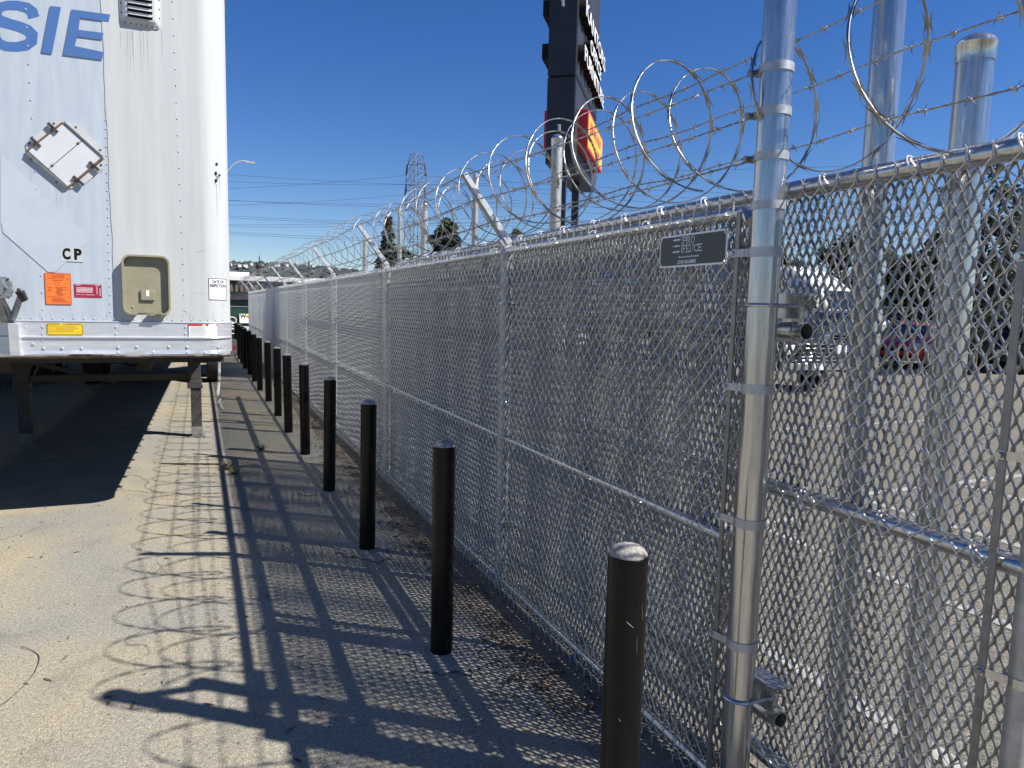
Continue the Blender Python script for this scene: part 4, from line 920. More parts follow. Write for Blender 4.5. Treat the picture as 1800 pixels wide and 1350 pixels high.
for a, b in (((-.40, 3.9, .80), (-.40, 5.3, 1.24)), ((-2.2, 3.9, .80), (-2.2, 5.3, 1.24)), ((-2.2, 3.96, 1.0), (-1.3, 3.96, .75)), ((-.40, 3.96, 1.05), (-1.3, 3.96, 1.24))):
    m_ = MB(); m_.obox(a, b, .05, .05); m_.build('brace', M['leg'], trailer, smooth=False)
for y in (11.0, 12.25):
    for s in (0, 1):
        x = .0 if s == 0 else -2.60
        m_ = MB(); m_.tube([(x, y, .5), (x-.26 if s == 0 else x+.26, y, .5)], .5, 28); wl = m_.build('wheel', M['tyre'], trailer)
        m_ = MB(); xe = x+.004 if s == 0 else x-.004; m_.cyl((xe, y, .5), (x-.1 if s == 0 else x+.1, y, .5), .29, n=20); m_.cyl((xe+(.02 if s == 0 else -.02), y, .5), (x, y, .5), .09, n=12); m_.build('rim', M['cast'], wl)
    m_ = MB(); m_.cyl((-.3, y, .5), (-2.3, y, .5), .07, n=10); m_.build('axle', M['dark'], trailer)
m_ = MB(); m_.box((-.6, 11.6, .86), (.12, 3.4, .2)); m_.box((-2.0, 11.6, .86), (.12, 3.4, .2)); m_.build('bogie', M['dark'], trailer, smooth=False)
for x in (-.3, -2.3): m_ = MB(); m_.box((x, 13.1, .72), (.6, .015, .95)); m_.build('mud_flap', M['tyre'], trailer, smooth=False)
m_ = MB(); m_.box((-1.3, TL-.05, .55), (2.3, .1, .1)); m_.box((-.7, TL-.05, .95), (.08, .08, .8)); m_.box((-1.9, TL-.05, .95), (.08, .08, .8)); m_.build('rear_guard', M['leg'], trailer, smooth=False)
m_ = MB(); P = [(-.03, 7.0, BZ), (-.028, 7.0, .9), (-.035, 7.0, .45), (-.06, 6.98, .22), (-.035, 6.94, .06), (-.02, 6.7, .012), (.0, 6.3, .012)]
m_.tube(P, .022, 6, r2=.006); m_.build('hanging_strap', M['strap'], trailer)
m_ = MB(); a = np.linspace(0, math.pi, 12); m_.tube([(-1.12+.16*math.cos(t), 4.2, BZ-.1-.32*math.sin(t)) for t in a], .012, 6); m_.build('hanging_hose', M['ink'], trailer)

# plain trailers added beside and behind the first to block light beneath it
KEEP = ('body', 'bottom_rail', 'top_rail', 'floor', 'underframe', 'landing_leg', 'cross_shaft', 'brace', 'wheel', 'axle', 'bogie', 'mud_flap', 'rear_guard')
for dx, dy, lb in ((-3.25, .35, 'second box trailer close beside the near one, only its dark underside showing'), (-.05, 13.36, 'box trailer parked behind the near one, only its dark underside showing'), (-3.3, 13.7, 'farthest box trailer of the row, glimpsed under the others')):
    nb = empty('semi_trailer', (RX+dx, NY+dy, 0), -R_(.75)); tag(nb, lb, 'trailer')
    for ch in list(trailer.children):
        if ch.name.split('.')[0] in KEEP: copy_tree(ch, nb)

# ================================================================ BLACK SHOP SIGN
FC = np.array([7.08, 13.23]); wv = np.array([.601, .799]); nv = np.array([.799, -.601]); SW, ST = 3.65, .58
def SP(s, t, z): p = FC+wv*s+nv*t; return (p[0], p[1], z)
sgn = empty('pylon_sign', (*FC, 0)); tag(sgn, 'tall black two legged shop sign with white raised letters above the fence', 'sign')
def sl(p): return (p[0]-FC[0], p[1]-FC[1], p[2])
def sbox(mb, s0, s1, t0, t1, z0, z1):
    vs = [sl(SP(s, t, z)) for z in (z0, z1) for s, t in ((s0, t0), (s1, t0), (s1, t1), (s0, t1))]
    mb.add(vs, [(3, 2, 1, 0), (4, 5, 6, 7), (0, 1, 5, 4), (1, 2, 6, 5), (2, 3, 7, 6), (3, 0, 4, 7)]); return mb
sbox(MB(), 0, SW, -ST, 0, 4.777, 6.49).build('lower_cabinet', M['pyl'], sgn, smooth=False, bevel=.01)
sbox(MB(), 0, SW, -ST, 0, 6.53, 11.2).build('upper_cabinet', M['pyl'], sgn, smooth=False, bevel=.01)
sbox(MB(), .03, SW-.03, -ST+.03, -.03, 6.48, 6.54).build('seam', M['ink'], sgn, smooth=False)
for s0 in (.42, 2.35): sbox(MB(), s0, s0+.16, -ST/2-.08, -ST/2+.08, -.05, 4.79).build('leg', M['pyl'], sgn, smooth=False)
mb = MB(); sbox(mb, .05, SW-.05, .001, .006, 4.83, 6.42); sbox(mb, .05, SW-.05, .001, .006, 6.6, 11.1); mb.build('face_panel', M['pylp'], sgn, smooth=False)
for s0 in (.005,): 
    for zz in (7.85, 5.42):
        mb = MB(); sbox(mb, -.07, -.0, -ST*.55, -ST*.48, zz, zz+.09); sbox(mb, -.10, -.03, -ST*.56, -ST*.47, zz+.09, zz+.12); mb.build('flood_light', M['whitegalv'], sgn, smooth=False)
TS = Matrix(((wv[0], 0, nv[0], 0), (wv[1], 0, nv[1], 0), (0, 1, 0, 0), (0, 0, 0, 1)))
def sgn_text(s, s0, s1, z0, z1, t):
    sz_ = (z1-z0)/.70
    for nm, m, d, ex in (('letter_return', M['ink'], t-.07, .07), ('lettering', M['white'], t+.004, .004)):
        me = text_mesh(s, sz_, extrude=ex, offset=.004); xs = [v.co.x for v in me.vertices]; W0 = max(xs)-min(xs); me.transform(Matrix.Diagonal(((s1-s0)/W0, 1, 1, 1)))
        me.transform(Matrix.Translation(sl(SP((s0+s1)/2, d, (z0+z1)/2))) @ TS); me.materials.clear(); me.materials.append(m); link(nm, me, sgn)
sgn_text('KANTORS', .12, 3.75, 7.70, 8.02, .15); sgn_text('OFFICE', .95, 3.0, 7.28, 7.56, .15); sgn_text('FURNITURE', .12, 3.75, 6.83, 7.13, .15)
mb = MB()
for k in range(7): sbox(mb, .1+.5*k, .5+.5*k, -ST-.15, -ST, 7.75, 8.05)
for k in range(8): sbox(mb, .1+.44*k, .45+.44*k, -ST-.15, -ST, 6.9, 7.2)
mb.build('back_letters', M['ink'], sgn, smooth=False)
for t0, t1, s0 in ((0.0, .22, .5), (-ST-.15, -ST, .5)):
    bx = MB(); sbox(bx, s0, s0+2.75, t0+.007, t1, 5.18, 5.98); bx = bx.build('logo_box', M['bred'], sgn, smooth=False, bevel=.01)
    if t0 == 0: 
        sbox(MB(), s0+.06, s0+2.69, t1, t1+.004, 5.24, 5.92).build('logo_face', M['byel'], bx, smooth=False)
        mb = MB()
        for k in range(7): sbox(mb, s0+.35+.29*k, s0+.52+.29*k, t1+.005, t1+.008, 5.62, 5.80)
        for k in range(5): sbox(mb, s0+.6+.32*k, s0+.76+.32*k, t1+.005, t1+.008, 5.36, 5.48)
        mb.build('logo_mark', M['bred'], bx, smooth=False)

# ================================================================ VEHICLES
def se_ring(hw, zb, zt, y, e=4.0, n=20, zc=None):
    P = []; zm = (zb+zt)/2; hh = (zt-zb)/2
    for k in range(n):
        a = 2*math.pi*(k+.5)/n; c, s = math.cos(a), math.sin(a)
        P.append((hw*math.copysign(abs(c)**(2/e), c), y, zm+hh*math.copysign(abs(s)**(2/e), s)))
    return P
def wheels(root, ys, hw, r=.36, w_=.24):
    for y in ys:
        for s in (-1, 1):
            m_ = MB(); m_.tube([(s*(hw-w_), y, r), (s*(hw-.03), y, r), (s*hw, y, r)], [r*.99, r, r*.93], 24); wl = m_.build('wheel', M['tyre'], root)
            m_ = MB(); m_.cyl((s*(hw-.02), y, r), (s*(hw+.006), y, r), r*.62, r*.55, n=16); m_.cyl((s*hw, y, r), (s*(hw+.03), y, r), r*.15, n=8); m_.build('rim', M['cast'], wl)
def plate(root, y, z, s, dy): m_ = MB(); m_.box((0, y, z), (.3, .015, .15)); return m_.build('number_plate', M['white'], root, smooth=False)
def make_suv(root, paint, L=4.5, H=1.62, hw=.92):
    f = -L/2; b = L/2; m_ = MB()
    m_.loft([se_ring(hw*.84, .48, .78, f, 3), se_ring(hw*.95, .30, .93, f+.12, 4), se_ring(hw, .26, 1.02, f+.5), se_ring(hw, .26, 1.06, f+1.25), se_ring(hw, .26, 1.08, b-1), se_ring(hw*.99, .28, 1.08, b-.3), se_ring(hw*.92, .42, 1.0, b, 3)])
    m_.build('body', paint, root, angle=50)
    m_ = MB(); m_.loft([se_ring(hw*.9, .95, 1.06, f+1.1, 5), se_ring(hw*.80, .95, H-.06, f+1.85, 4), se_ring(hw*.78, .95, H, f+2.4, 4), se_ring(hw*.77, .95, H-.02, b-.75, 4), se_ring(hw*.82, .95, 1.15, b-.12, 5)]); m_.build('cabin', paint, root, angle=50)
    m_ = MB(); m_.quad((-hw*.80, f+1.12, 1.08), (hw*.80, f+1.12, 1.08), (hw*.68, f+1.80, H-.09), (-hw*.68, f+1.80, H-.09)); m_.build('windscreen', M['glass'], root, smooth=False)
    m_ = MB(); m_.quad((hw*.74, b-.16, 1.16), (-hw*.74, b-.16, 1.16), (-hw*.66, b-.69, H-.09), (hw*.66, b-.69, H-.09)); m_.build('rear_window', M['glass'], root, smooth=False)
    for s in (-1, 1):
        m_ = MB(); m_.quad((s*hw*.93, f+1.35, 1.10), (s*hw*.93, b-.7, 1.10), (s*hw*.80, b-.95, H-.12), (s*hw*.80, f+1.95, H-.12)); m_.build('side_window', M['glass'], root, smooth=False)
        m_ = MB(); m_.loft([se_ring(.15, .74, .90, f+.02, 3, 12), se_ring(.18, .72, .93, f+.2, 3, 12)]); m_.v = [(x+s*hw*.70, y, z) for x, y, z in m_.v]; m_.build('headlight', M['lamp'], root)
        m_ = MB(); m_.box((s*hw*.82, b-.04, .88), (.2, .1, .26)); m_.build('tail_light', M['tail'], root, bevel=.02)
        m_ = MB(); m_.loft([se_ring(.10, 1.08, 1.22, f+1.45, 3, 10), se_ring(.09, 1.09, 1.21, f+1.6, 3, 10)]); m_.v = [(x+s*(hw+.08), y, z) for x, y, z in m_.v]; m_.build('door_mirror', paint, root)
    m_ = MB(); m_.box((0, f+.01, .70), (hw*1.0, .06, .16)); m_.box((0, f+.06, .42), (hw*1.3, .08, .12)); m_.build('grille', M['ink'], root, bevel=.01)
    plate(root, f-.01, .56, 1, -1); plate(root, b+.005, .72, 1, 1); wheels(root, (f+.85, b-.9), hw)
def make_pickup(root, paint, L=5.6, H=1.92, hw=.99, chrome=True):
    f = -L/2; b = L/2; m_ = MB()
    m_.loft([se_ring(hw*.92, .62, 1.12, f, 6), se_ring(hw*.97, .50, 1.20, f+.1, 6), se_ring(hw, .46, 1.24, f+.5, 6), se_ring(hw, .46, 1.26, f+1.4, 6), se_ring(hw, .46, 1.24, b-.05, 6), se_ring(hw*.98, .5, 1.22, b, 6)]); m_.build('body', paint, root, angle=50)
    m_ = MB(); m_.loft([se_ring(hw*.93, 1.1, 1.25, f+1.3, 6), se_ring(hw*.82, 1.1, H-.05, f+1.95, 5), se_ring(hw*.80, 1.1, H, f+2.4, 5), se_ring(hw*.80, 1.1, H-.02, f+3.5, 5), se_ring(hw*.86, 1.1, 1.3, f+3.75, 6)]); m_.build('cabin', paint, root, angle=50)
    m_ = MB(); m_.quad((-hw*.84, f+1.33, 1.27), (hw*.84, f+1.33, 1.27), (hw*.71, f+1.90, H-.09), (-hw*.71, f+1.90, H-.09)); m_.build('windscreen', M['glass'], root, smooth=False)
    m_ = MB(); m_.quad((hw*.76, f+3.74, 1.33), (-hw*.76, f+3.74, 1.33), (-hw*.69, f+3.56, H-.1), (hw*.69, f+3.56, H-.1)); m_.build('rear_window', M['glass'], root, smooth=False)
    for s in (-1, 1):
        m_ = MB(); m_.quad((s*hw*.95, f+1.55, 1.28), (s*hw*.95, f+3.55, 1.28), (s*hw*.83, f+3.42, H-.12), (s*hw*.83, f+2.05, H-.12)); m_.build('side_window', M['glass'], root, smooth=False)
        m_ = MB(); m_.box((s*hw*.76, f+.02, 1.0), (.30, .1, .22)); m_.build('headlight', M['lamp'], root, bevel=.02)
        m_ = MB(); m_.box((s*hw*.93, b-.01, 1.0), (.12, .06, .4)); m_.build('tail_light', M['tail'], root, bevel=.01)
        m_ = MB(); m_.box((s*(hw+.12), f+1.65, 1.38), (.2, .1, .26)); m_.build('door_mirror', M['ink'], root, bevel=.02)
    m_ = MB(); m_.box((0, f+.005, .98), (hw*1.1, .06, .34)); m_.build('grille', M['ink'], root, smooth=False)
    m_ = MB()
    for z in (.84, .93, 1.03, 1.13): m_.box((0, f-.03, z), (hw*1.14, .03, .03))
    m_.box((0, f-.06, .62), (hw*1.92, .14, .16)); m_.box((0, f-.05, .76), (hw*1.6, .05, .03)); m_.build('chrome_bar', M['chrome'], root, bevel=.008)
    plate(root, f-.14, .62, 1, -1); wheels(root, (f+.95, b-1.15), hw, .40, .27)
def face_cam(p, extra=0):                                  # rotation that turns local -Y towards the camera
    return math.atan2(-p[0], p[1])*1.0+extra if False else -math.atan2(p[0], p[1])+extra
t = empty('red_car', (24.3, 18.3, 0), face_cam((24.3, 18.3), R_(-14))); tag(t, 'bright red car parked nose on at the far side of the lot', 'car'); make_suv(t, M['carred'])
t = empty('pickup_truck', (22.6, 20.3, 0), face_cam((22.6, 20.3), R_(10))); tag(t, 'slate blue pickup with chrome grille bars, left of the red car', 'pickup'); make_pickup(t, M['carslate'], H=2.0)
t = empty('pickup_truck', (13.2, 15.0, 0), face_cam((13.2, 15.0), R_(38))); tag(t, 'dark grey pickup with chrome bumper and white plate, nearest vehicle behind the fence', 'pickup'); make_pickup(t, M['cargrey'], H=1.95)
t = empty('black_car', (26.6, 15.8, 0), face_cam((26.6, 15.8), R_(180-12))); tag(t, 'black car seen from behind at the right edge of the lot', 'car'); make_suv(t, M['carblk'], L=4.7, H=1.75, hw=.96)
# white truck cab
t = empty('truck_cab', (24.6, 23.4, 0), face_cam((24.6, 23.4), R_(52))); tag(t, 'white semi truck cab with high rounded roof and dark sleeper windows', 'truck')
m_ = MB(); m_.loft([se_ring(.95, .6, 1.55, -3.2, 5), se_ring(1.0, .55, 1.75, -3.0, 5), se_ring(1.1, .55, 1.95, -1.7, 5)]); m_.build('bonnet', M['truckw'], t, angle=50)
m_ = MB(); m_.loft([se_ring(1.15, .6, 2.1, -1.7, 6), se_ring(1.18, .6, 2.95, -1.15, 6), se_ring(1.2, .6, 3.5, -.4, 6), se_ring(1.22, .6, 3.92, .5, 6), se_ring(1.22, .6, 4.0, 1.9, 7), se_ring(1.2, .7, 3.95, 2.0, 7)]); m_.build('cab', M['truckw'], t, angle=50)
m_ = MB(); m_.quad((-.98, -1.73, 2.08), (.98, -1.73, 2.08), (.92, -1.22, 2.85), (-.92, -1.22, 2.85)); m_.build('windscreen', M['glass'], t, smooth=False)
for s in (-1, 1):
    for (y0, y1, z0, z1, nm) in ((-1.35, -.35, 2.0, 2.7, 'side_window'), (.45, 1.15, 2.3, 2.75, 'sleeper_window'), (.55, 1.15, 3.0, 3.4, 'sleeper_window')):
        m_ = MB(); m_.prism(rrect(y0, y1, z0, z1, .1), lambda u, v: (s*1.19, u, v), lambda u, v: (s*1.232, u, v)); m_.build(nm, M['glass'], t, smooth=False)
    m_ = MB(); m_.cyl((s*1.05, -.2, .75), (s*1.05, 1.2, .75), .3, n=16); m_.build('fuel_tank', M['chrome'], t)
    m_ = MB(); m_.box((s*.85, -3.1, 1.2), (.35, .2, .25)); m_.build('headlight', M['lamp'], t, bevel=.02)
    m_ = MB(); m_.box((s*1.42, -1.3, 2.3), (.18, .12, .6)); m_.build('door_mirror', M['chrome'], t, bevel=.02)
m_ = MB(); m_.box((0, -3.22, 1.15), (1.2, .08, .7)); m_.box((0, -3.3, .62), (2.2, .2, .28)); m_.build('grille', M['chrome'], t, bevel=.02)
wheels(t, (-2.3, 3.3, 4.5), 1.2, .5, .3)
m_ = MB(); m_.box((0, 3.4, .95), (.9, 3.4, .25)); m_.build('frame', M['dark'], t, smooth=False)
# box truck with a blue upper half
c_ = (15.6, 23.0); t = empty('box_truck', (*c_, 0), face_cam(c_, R_(0))); tag(t, 'long white box truck body with a blue upper band behind the near fence bay', 'truck')
m_ = MB(); m_.box((0, 0, 1.95), (8.6, 2.5, 1.7)); m_.build('box_body', M['truckw'], t, smooth=False, bevel=.03)
m_ = MB(); m_.box((0, 0, 3.2), (8.64, 2.54, .8)); m_.build('blue_band', M['truckb'], t, smooth=False, bevel=.03)
m_ = MB()
for x in np.arange(-4, 4.2, .9): m_.box((x, -1.275, 1.95), (.05, .03, 1.68)); 
m_.build('side_rib', M['alu'], t, smooth=False)
m_ = MB(); m_.box((0, 0, .95), (8.2, .9, .3)); m_.build('frame', M['dark'], t, smooth=False)
for x in (-3.2, 2.4, 3.5):
    for s in (-1, 1): m_ = MB(); m_.cyl((x, s*1.2, .5), (x, s*.9, .5), .5, n=20); wl = m_.build('wheel', M['tyre'], t); m_ = MB(); m_.cyl((x, s*1.21, .5), (x, s*1.1, .5), .28, n=14); m_.build('rim', M['cast'], wl)
m_ = MB(); m_.loft([[(x, y, z) for x, y, z in ((-4.4, -1.1, .7), (-4.4, 1.1, .7), (-4.4, 1.1, 2.6), (-4.4, -1.1, 2.6))], [(x, y, z) for x, y, z in ((-6.1, -1.05, .7), (-6.1, 1.05, .7), (-5.6, 1.0, 2.5), (-5.6, -1.0, 2.5))]]); m_.build('cab', M['cargrey'], t, smooth=False, bevel=.06)
m_ = MB(); m_.quad((-6.03, -.95, 1.55), (-6.03, .95, 1.55), (-5.66, .9, 2.4), (-5.66, -.9, 2.4)); m_.quad((-4.6, -1.115, 1.5), (-5.7, -1.08, 1.5), (-5.5, -1.06, 2.35), (-4.6, -1.112, 2.35)); m_.build('cab_window', M['glass'], t, smooth=False)
# two more parked vehicles seen through the far bays
t = empty('white_van', (9.2, 19.5, 0), face_cam((9.2, 19.5), R_(75))); tag(t, 'white van parked beyond the middle bays of the fence', 'van'); make_suv(t, M['truckw'], L=5.2, H=2.1, hw=1.0)
t = empty('dark_car', (6.4, 22.5, 0), face_cam((6.4, 22.5), R_(60))); tag(t, 'dark car parked beyond the far bays of the fence', 'car'); make_suv(t, M['cargrey'])

# ================================================================ TREES
def crown_mesh(name, m, H, Rw, n, leaf=.16, shape='round', seed=0, clumps=40):
    r_ = np.random.default_rng(seed); V = []; F = []; C = []
    for k in range(clumps):
        while True:
            u = r_.random(); a = r_.random()*6.28
            if shape == 'cone': z = u*H; rad = Rw*(1-u)**.8*(.35+.65*r_.random()); break
            z = u*H; rad = Rw*math.sqrt(max(0, 1-(2*u-1)**2))*(r_.random()**.5); break
        C.append((rad*math.cos(a), rad*math.sin(a), z, Rw*(.16+.2*r_.random())))
    for i in range(n):
        c = C[int(r_.random()*clumps)]; d = r_.normal(size=3); d /= np.linalg.norm(d); p = np.array(c[:3])+d*c[3]*(r_.random()**.35)
        q = r_.normal(size=3); q /= np.linalg.norm(q); b = np.cross(q, d); b /= np.linalg.norm(b)+1e-9; s = leaf*(.5+r_.random())
        V += [p-q*s, p+b*s*.45, p+q*s, p-b*s*.45]; F.append((4*i, 4*i+1, 4*i+2, 4*i+3))
    mb = MB(); mb.v = [tuple(map(float, v)) for v in V]; mb.f = F; return mb.mesh(name, m, False), C
def tree(p, H, Rw, kind, label, leafm='leaf', n=2500, leaf=.16, shape='round', seed=0, group=None, trunk=.3, clumps=40):
    t = empty('tree', (p[0], p[1], 0)); tag(t, label, 'tree', group); zb = H*trunk
    me, C = crown_mesh('crown', M[leafm], H-zb, Rw, n, leaf, shape, seed, clumps); link('crown', me, t, (0, 0, zb))
    mb = MB(); mb.tube([(0, 0, -.1), (.05, .02, zb), (0, .05, zb+(H-zb)*.7)], [H*.022, H*.017, H*.006], 8)
    for c in C[::max(1, len(C)//12)]: z = zb+c[2]*.6; mb.tube([(0, 0, z*.9), (c[0]*.5, c[1]*.5, z+c[2]*.1), (c[0], c[1], zb+c[2])], [H*.007, H*.005, H*.002], 5)
    mb.build('trunk', M['trunk'], t); return t
def tree_at(px, ytop, D, wpx, label, **k):
    p = atD(px, ytop, D); ax = D; return tree(p, p[2], wpx/2/FPX*ax, 0, label, **k)
tree_at(683, 385, 70, 50, 'narrow dusty conifer left of the lattice pylon post', leafm='leaf3', shape='cone', n=5200, leaf=.26, seed=1, trunk=.1, clumps=110)
tree_at(785, 388, 75, 62, 'dense dark conifer right of the lattice pylon', leafm='leaf', n=6500, leaf=.3, seed=2, trunk=.1, clumps=120)
tree_at(908, 408, 90, 34, 'small round tree top between the fence arm and the black sign', leafm='leaf2', n=2500, leaf=.4, seed=3)
tree_at(700, 445, 80, 90, 'low bushy tree at the foot of the pylon', leafm='leaf', n=3000, leaf=.45, seed=4, trunk=.1)
tree_at(1740, 300, 27, 150, 'tall open eucalyptus with see-through crown at the right edge', leafm='leaf2', n=5200, leaf=.10, seed=5, trunk=.25, clumps=60)
tree_at(1850, 345, 30, 150, 'broad leafy tree cut off by the right edge', leafm='leaf2', n=3600, leaf=.13, seed=6, trunk=.2, clumps=60)
LBL = ['dark tree in the hedge line behind the white truck cab', 'dark tree in the hedge line just right of the white truck cab', 'dark bushy tree behind the red car, left side', 'dark bushy tree behind the red car, right side', 'dark bushy tree left of the eucalyptus', 'dark bushy tree behind the black car', 'dark bushy tree at the far right of the hedge line', 'dark tree over the box truck']
for i, (px, yt, wp) in enumerate(((1490, 425, 110), (1545, 440, 95), (1600, 452, 90), (1650, 448, 95), (1700, 462, 100), (1755, 455, 100), (1815, 450, 120), (1380, 455, 110))):
    tree_at(px, yt, 40+2*(i % 3), wp, LBL[i], leafm='leaf', n=4200, leaf=.2, seed=10+i, group='trees along the far side of the lot', trunk=.02, clumps=50)
for i, (px, yt, wp, lb) in enumerate(((1000, 440, 90, 'low tree beyond the lot under the black sign'), (1080, 446, 100, 'low tree beyond the lot right of the black sign'), (840, 448, 90, 'low tree beyond the lot left of the near fence arm'))): tree_at(px, yt, 62, wp, lb, leafm='leaf2', n=2500, leaf=.3, seed=30+i, trunk=.1)
# far mesh fence in front of the hedge
bf = empty('back_fence', (17.5, 29.5, 0)); tag(bf, 'low dark mesh fence along the hedge at the back of the lot', 'fence')
p0, p1 = np.array([17.5, 29.5, 0]), np.array([44.5, 10.5, 0]); dv = (p1-p0)/np.linalg.norm(p1-p0); Lb = np.linalg.norm(p1-p0)
for s in np.arange(0, Lb, 3.0): m_ = MB(); m_.cyl(dv*s, dv*s+np.array([0, 0, 2.25]), .035, n=8); m_.build('post', M['flat'], bf)
m_ = MB()
for z in (2.22, .15): m_.cyl(np.array([0, 0, z]), dv*Lb+np.array([0, 0, z]), .025, n=6)
m_.build('rail', M['flat'], bf)
m_ = MB()
for s in np.arange(0, Lb, .22):
    for q in (1, -1): a = dv*s+np.array([0, 0, .15 if q > 0 else 2.2]); b = dv*min(Lb, s+2.05)+np.array([0, 0, 2.2 if q > 0 else .15]); m_.tube([a, b], .006, 3, cap=False)
m_.build('mesh_panel', M['flat'], bf)
# pale pole near the right edge
pb = atD(1786, 640, 29); t = empty('light_pole', (pb[0], pb[1], 0)); tag(t, 'slim pale pole among the trees at the right edge', 'pole'); m_ = MB(); m_.cyl((0, 0, 0), (0, 0, 6.2), .06, .045, n=10); m_.build('shaft', M['whitegalv'], t); m_ = MB(); m_.box((0, 0, 2.95), (.4, .05, .6)); m_.build('pole_plate', M['lgrey'], t, smooth=False)

# ================================================================ FAR LEFT: street lamp, warehouse, green compactor
pa = atD(436, 287, 42); pbm = atD(392, 298, 42); t = empty('street_lamp', (pbm[0]-.35, pbm[1], 0)); tag(t, 'curved arm street lamp above the trailer corner', 'street lamp')
m_ = MB(); zt = pbm[2]-1.2; dx, dy = pa[0]-pbm[0]+.35, pa[1]-pbm[1]; m_.cyl((0, 0, 0), (0, 0, zt), .1, .06, n=10)
m_.build('pole', M['whitegalv'], t); m_ = MB(); uu = np.linspace(0, 1, 14); m_.tube([(dx*u**1.15, dy*u**1.15, zt+(pa[2]+.1-zt)*math.sin(min(1, u*1.12)*math.pi/2)-.05*max(0, u-.8)) for u in uu], .035, 8); m_.build('arm', M['whitegalv'], t)
m_ = MB(); m_.loft([[(dx-.15+u*.5, dy+v, pa[2]+w_) for u, v, w_ in ((a, .1*b, c) for b, c in ((-1, -.0), (1, 0), (.6, .1), (-.6, .1)))] for a in (0, .4, 1.0)]); m_.build('lamp_head', M['cast'], t, smooth=False)
wh = empty('warehouse', (3.0, 47, 0)); tag(wh, 'low warehouse with white fascia and brown corrugated front', 'building')
zf1 = atD(420, 484.5, 47)[2]; zf0 = atD(420, 493, 47)[2]; zb0 = atD(420, 513, 47)[2]
m_ = MB(); m_.box((0, 4, zf0/2), (22, 8, zf0-.02)); m_.build('wall', M['greywall'], wh, smooth=False)
m_ = MB(); m_.box((0, 3.9, (zf0+zf1)/2), (22.4, 8.5, zf1-zf0)); m_.build('fascia', M['bwhite'], wh, smooth=False)
m_ = MB()
for x in np.arange(-10.8, 10.8, .3): m_.box((x, -.12, (zf0+zb0)/2-.02), (.15, .16, zf0-zb0-.06)); m_.box((x+.15, -.06, (zf0+zb0)/2-.02), (.15, .1, zf0-zb0-.06))
m_.build('corrugated_front', M['brownroof'], wh, smooth=False)
m_ = MB(); m_.box((-.7, 1, zf1+.12), (1.2, 1, .25)); m_.build('roof_vent', M['bwhite'], wh, smooth=False)
m_ = MB(); m_.cyl((.2, -.15, 0), (.2, -.15, zf0), .05, n=8); m_.build('downpipe', M['greywall'], wh)
gc = empty('waste_compactor', (1.75, 31.5, 0)); tag(gc, 'dark green waste container with arched ribbed lid and white sign', 'waste container')
zt = atD(425, 527, 31.5)[2]; za = atD(430, 515, 31.5)[2]
m_ = MB(); m_.box((.35, 1.2, zt/2), (2.0, 2.4, zt)); m_.build('body', M['green'], gc, smooth=False, bevel=.02)
m_ = MB(); n = 13; A0 = [(-.75+2.2*k/(n-1), zt+(za-zt+.05)*math.sin(math.pi*k/(n-1))) for k in range(n)]
V = [(x, y, z) for y in (-.15, 2.5) for x, z in A0]; m_.add(V, [(i, i+1, n+i+1, n+i) for i in range(n-1)]+[tuple(range(n)), tuple(range(2*n-1, n-1, -1))])
lid = m_.build('arched_lid', M['purple'], gc, smooth=False)
m_ = MB()
for k in range(1, 2*n-2): s = k/(2*n-2); x = -.75+2.2*s; z = zt+(za-zt+.05)*math.sin(math.pi*s); m_.tube([(x, -.17, z), (x, 2.5, z)], .025, 6)
m_.build('rib', M['purple'], lid)
m_ = MB(); m_.box((.3, -.01, zt-.28), (2.0, .04, .04)); m_.box((.3, -.01, zt*.35), (2.0, .04, .06)); m_.build('band', M['cast'], gc, smooth=False)
q = atY(431, 559, 31.45); m_ = MB(); m_.box((q[0]-1.75, -.05, q[2]-.02), (.44, .02, .38)); sg_ = m_.build('sign_panel', M['white'], gc, smooth=False)
text('lettering', 'W', .2, M['ink'], sg_, FRONT(q[0]-1.75-.08, -.066, q[2]+.07), offset=.006); text('lettering', 'M', .2, M['yellow'], sg_, FRONT(q[0]-1.75+.1, -.066, q[2]+.07), offset=.006)
m_ = MB(); m_.box((q[0]-1.75, -.05, q[2]-.42), (.4, .02, .16)); m_.build('lower_panel', M['grey'], gc, smooth=False)
# coiled white rope hanging on it
rp = MB()
for k in range(4): c = atY(408, 563+6*k, 31.3); a = np.linspace(0, 6.28, 14); rp.tube([(c[0]+(.16+.04*k)*math.cos(t_+k), 31.3+.03*k, c[2]+.13*math.sin(t_)) for t_ in a], .02, 5)
tag(rp.build('rope_coil', M['bwhite']), 'loose coil of white rope hanging by the green container', 'rope')
q = atY(410.5, 628, 25.2); ub = empty('utility_box', (q[0], 25.2, 0)); tag(ub, 'small grey box with red figures at the far end of the bollard row', 'box')
m_ = MB(); m_.box((0, .1, .27), (.22, .2, .54)); m_.build('housing', M['greywall'], ub, smooth=False, bevel=.01)
text('lettering', '00', .2, M['red'], ub, FRONT(0, -.006, .28), width=.19, offset=.004)
# far chimney post seen over the fence end
q = atD(456, 466, 60); t = empty('chimney_stack', (q[0], q[1], 0)); tag(t, 'dark stubby stack over the end of the fence', 'chimney'); m_ = MB(); m_.cyl((0, 0, 0), (0, 0, q[2]-.1), .22, n=10); m_.build('flue', M['rust'], t); m_ = MB(); m_.lathe([(.3, 0), (.3, .1), (.05, .3), (.03, .9)], (0, 0, q[2]-.15), 10); m_.build('cowl', M['dark'], t)

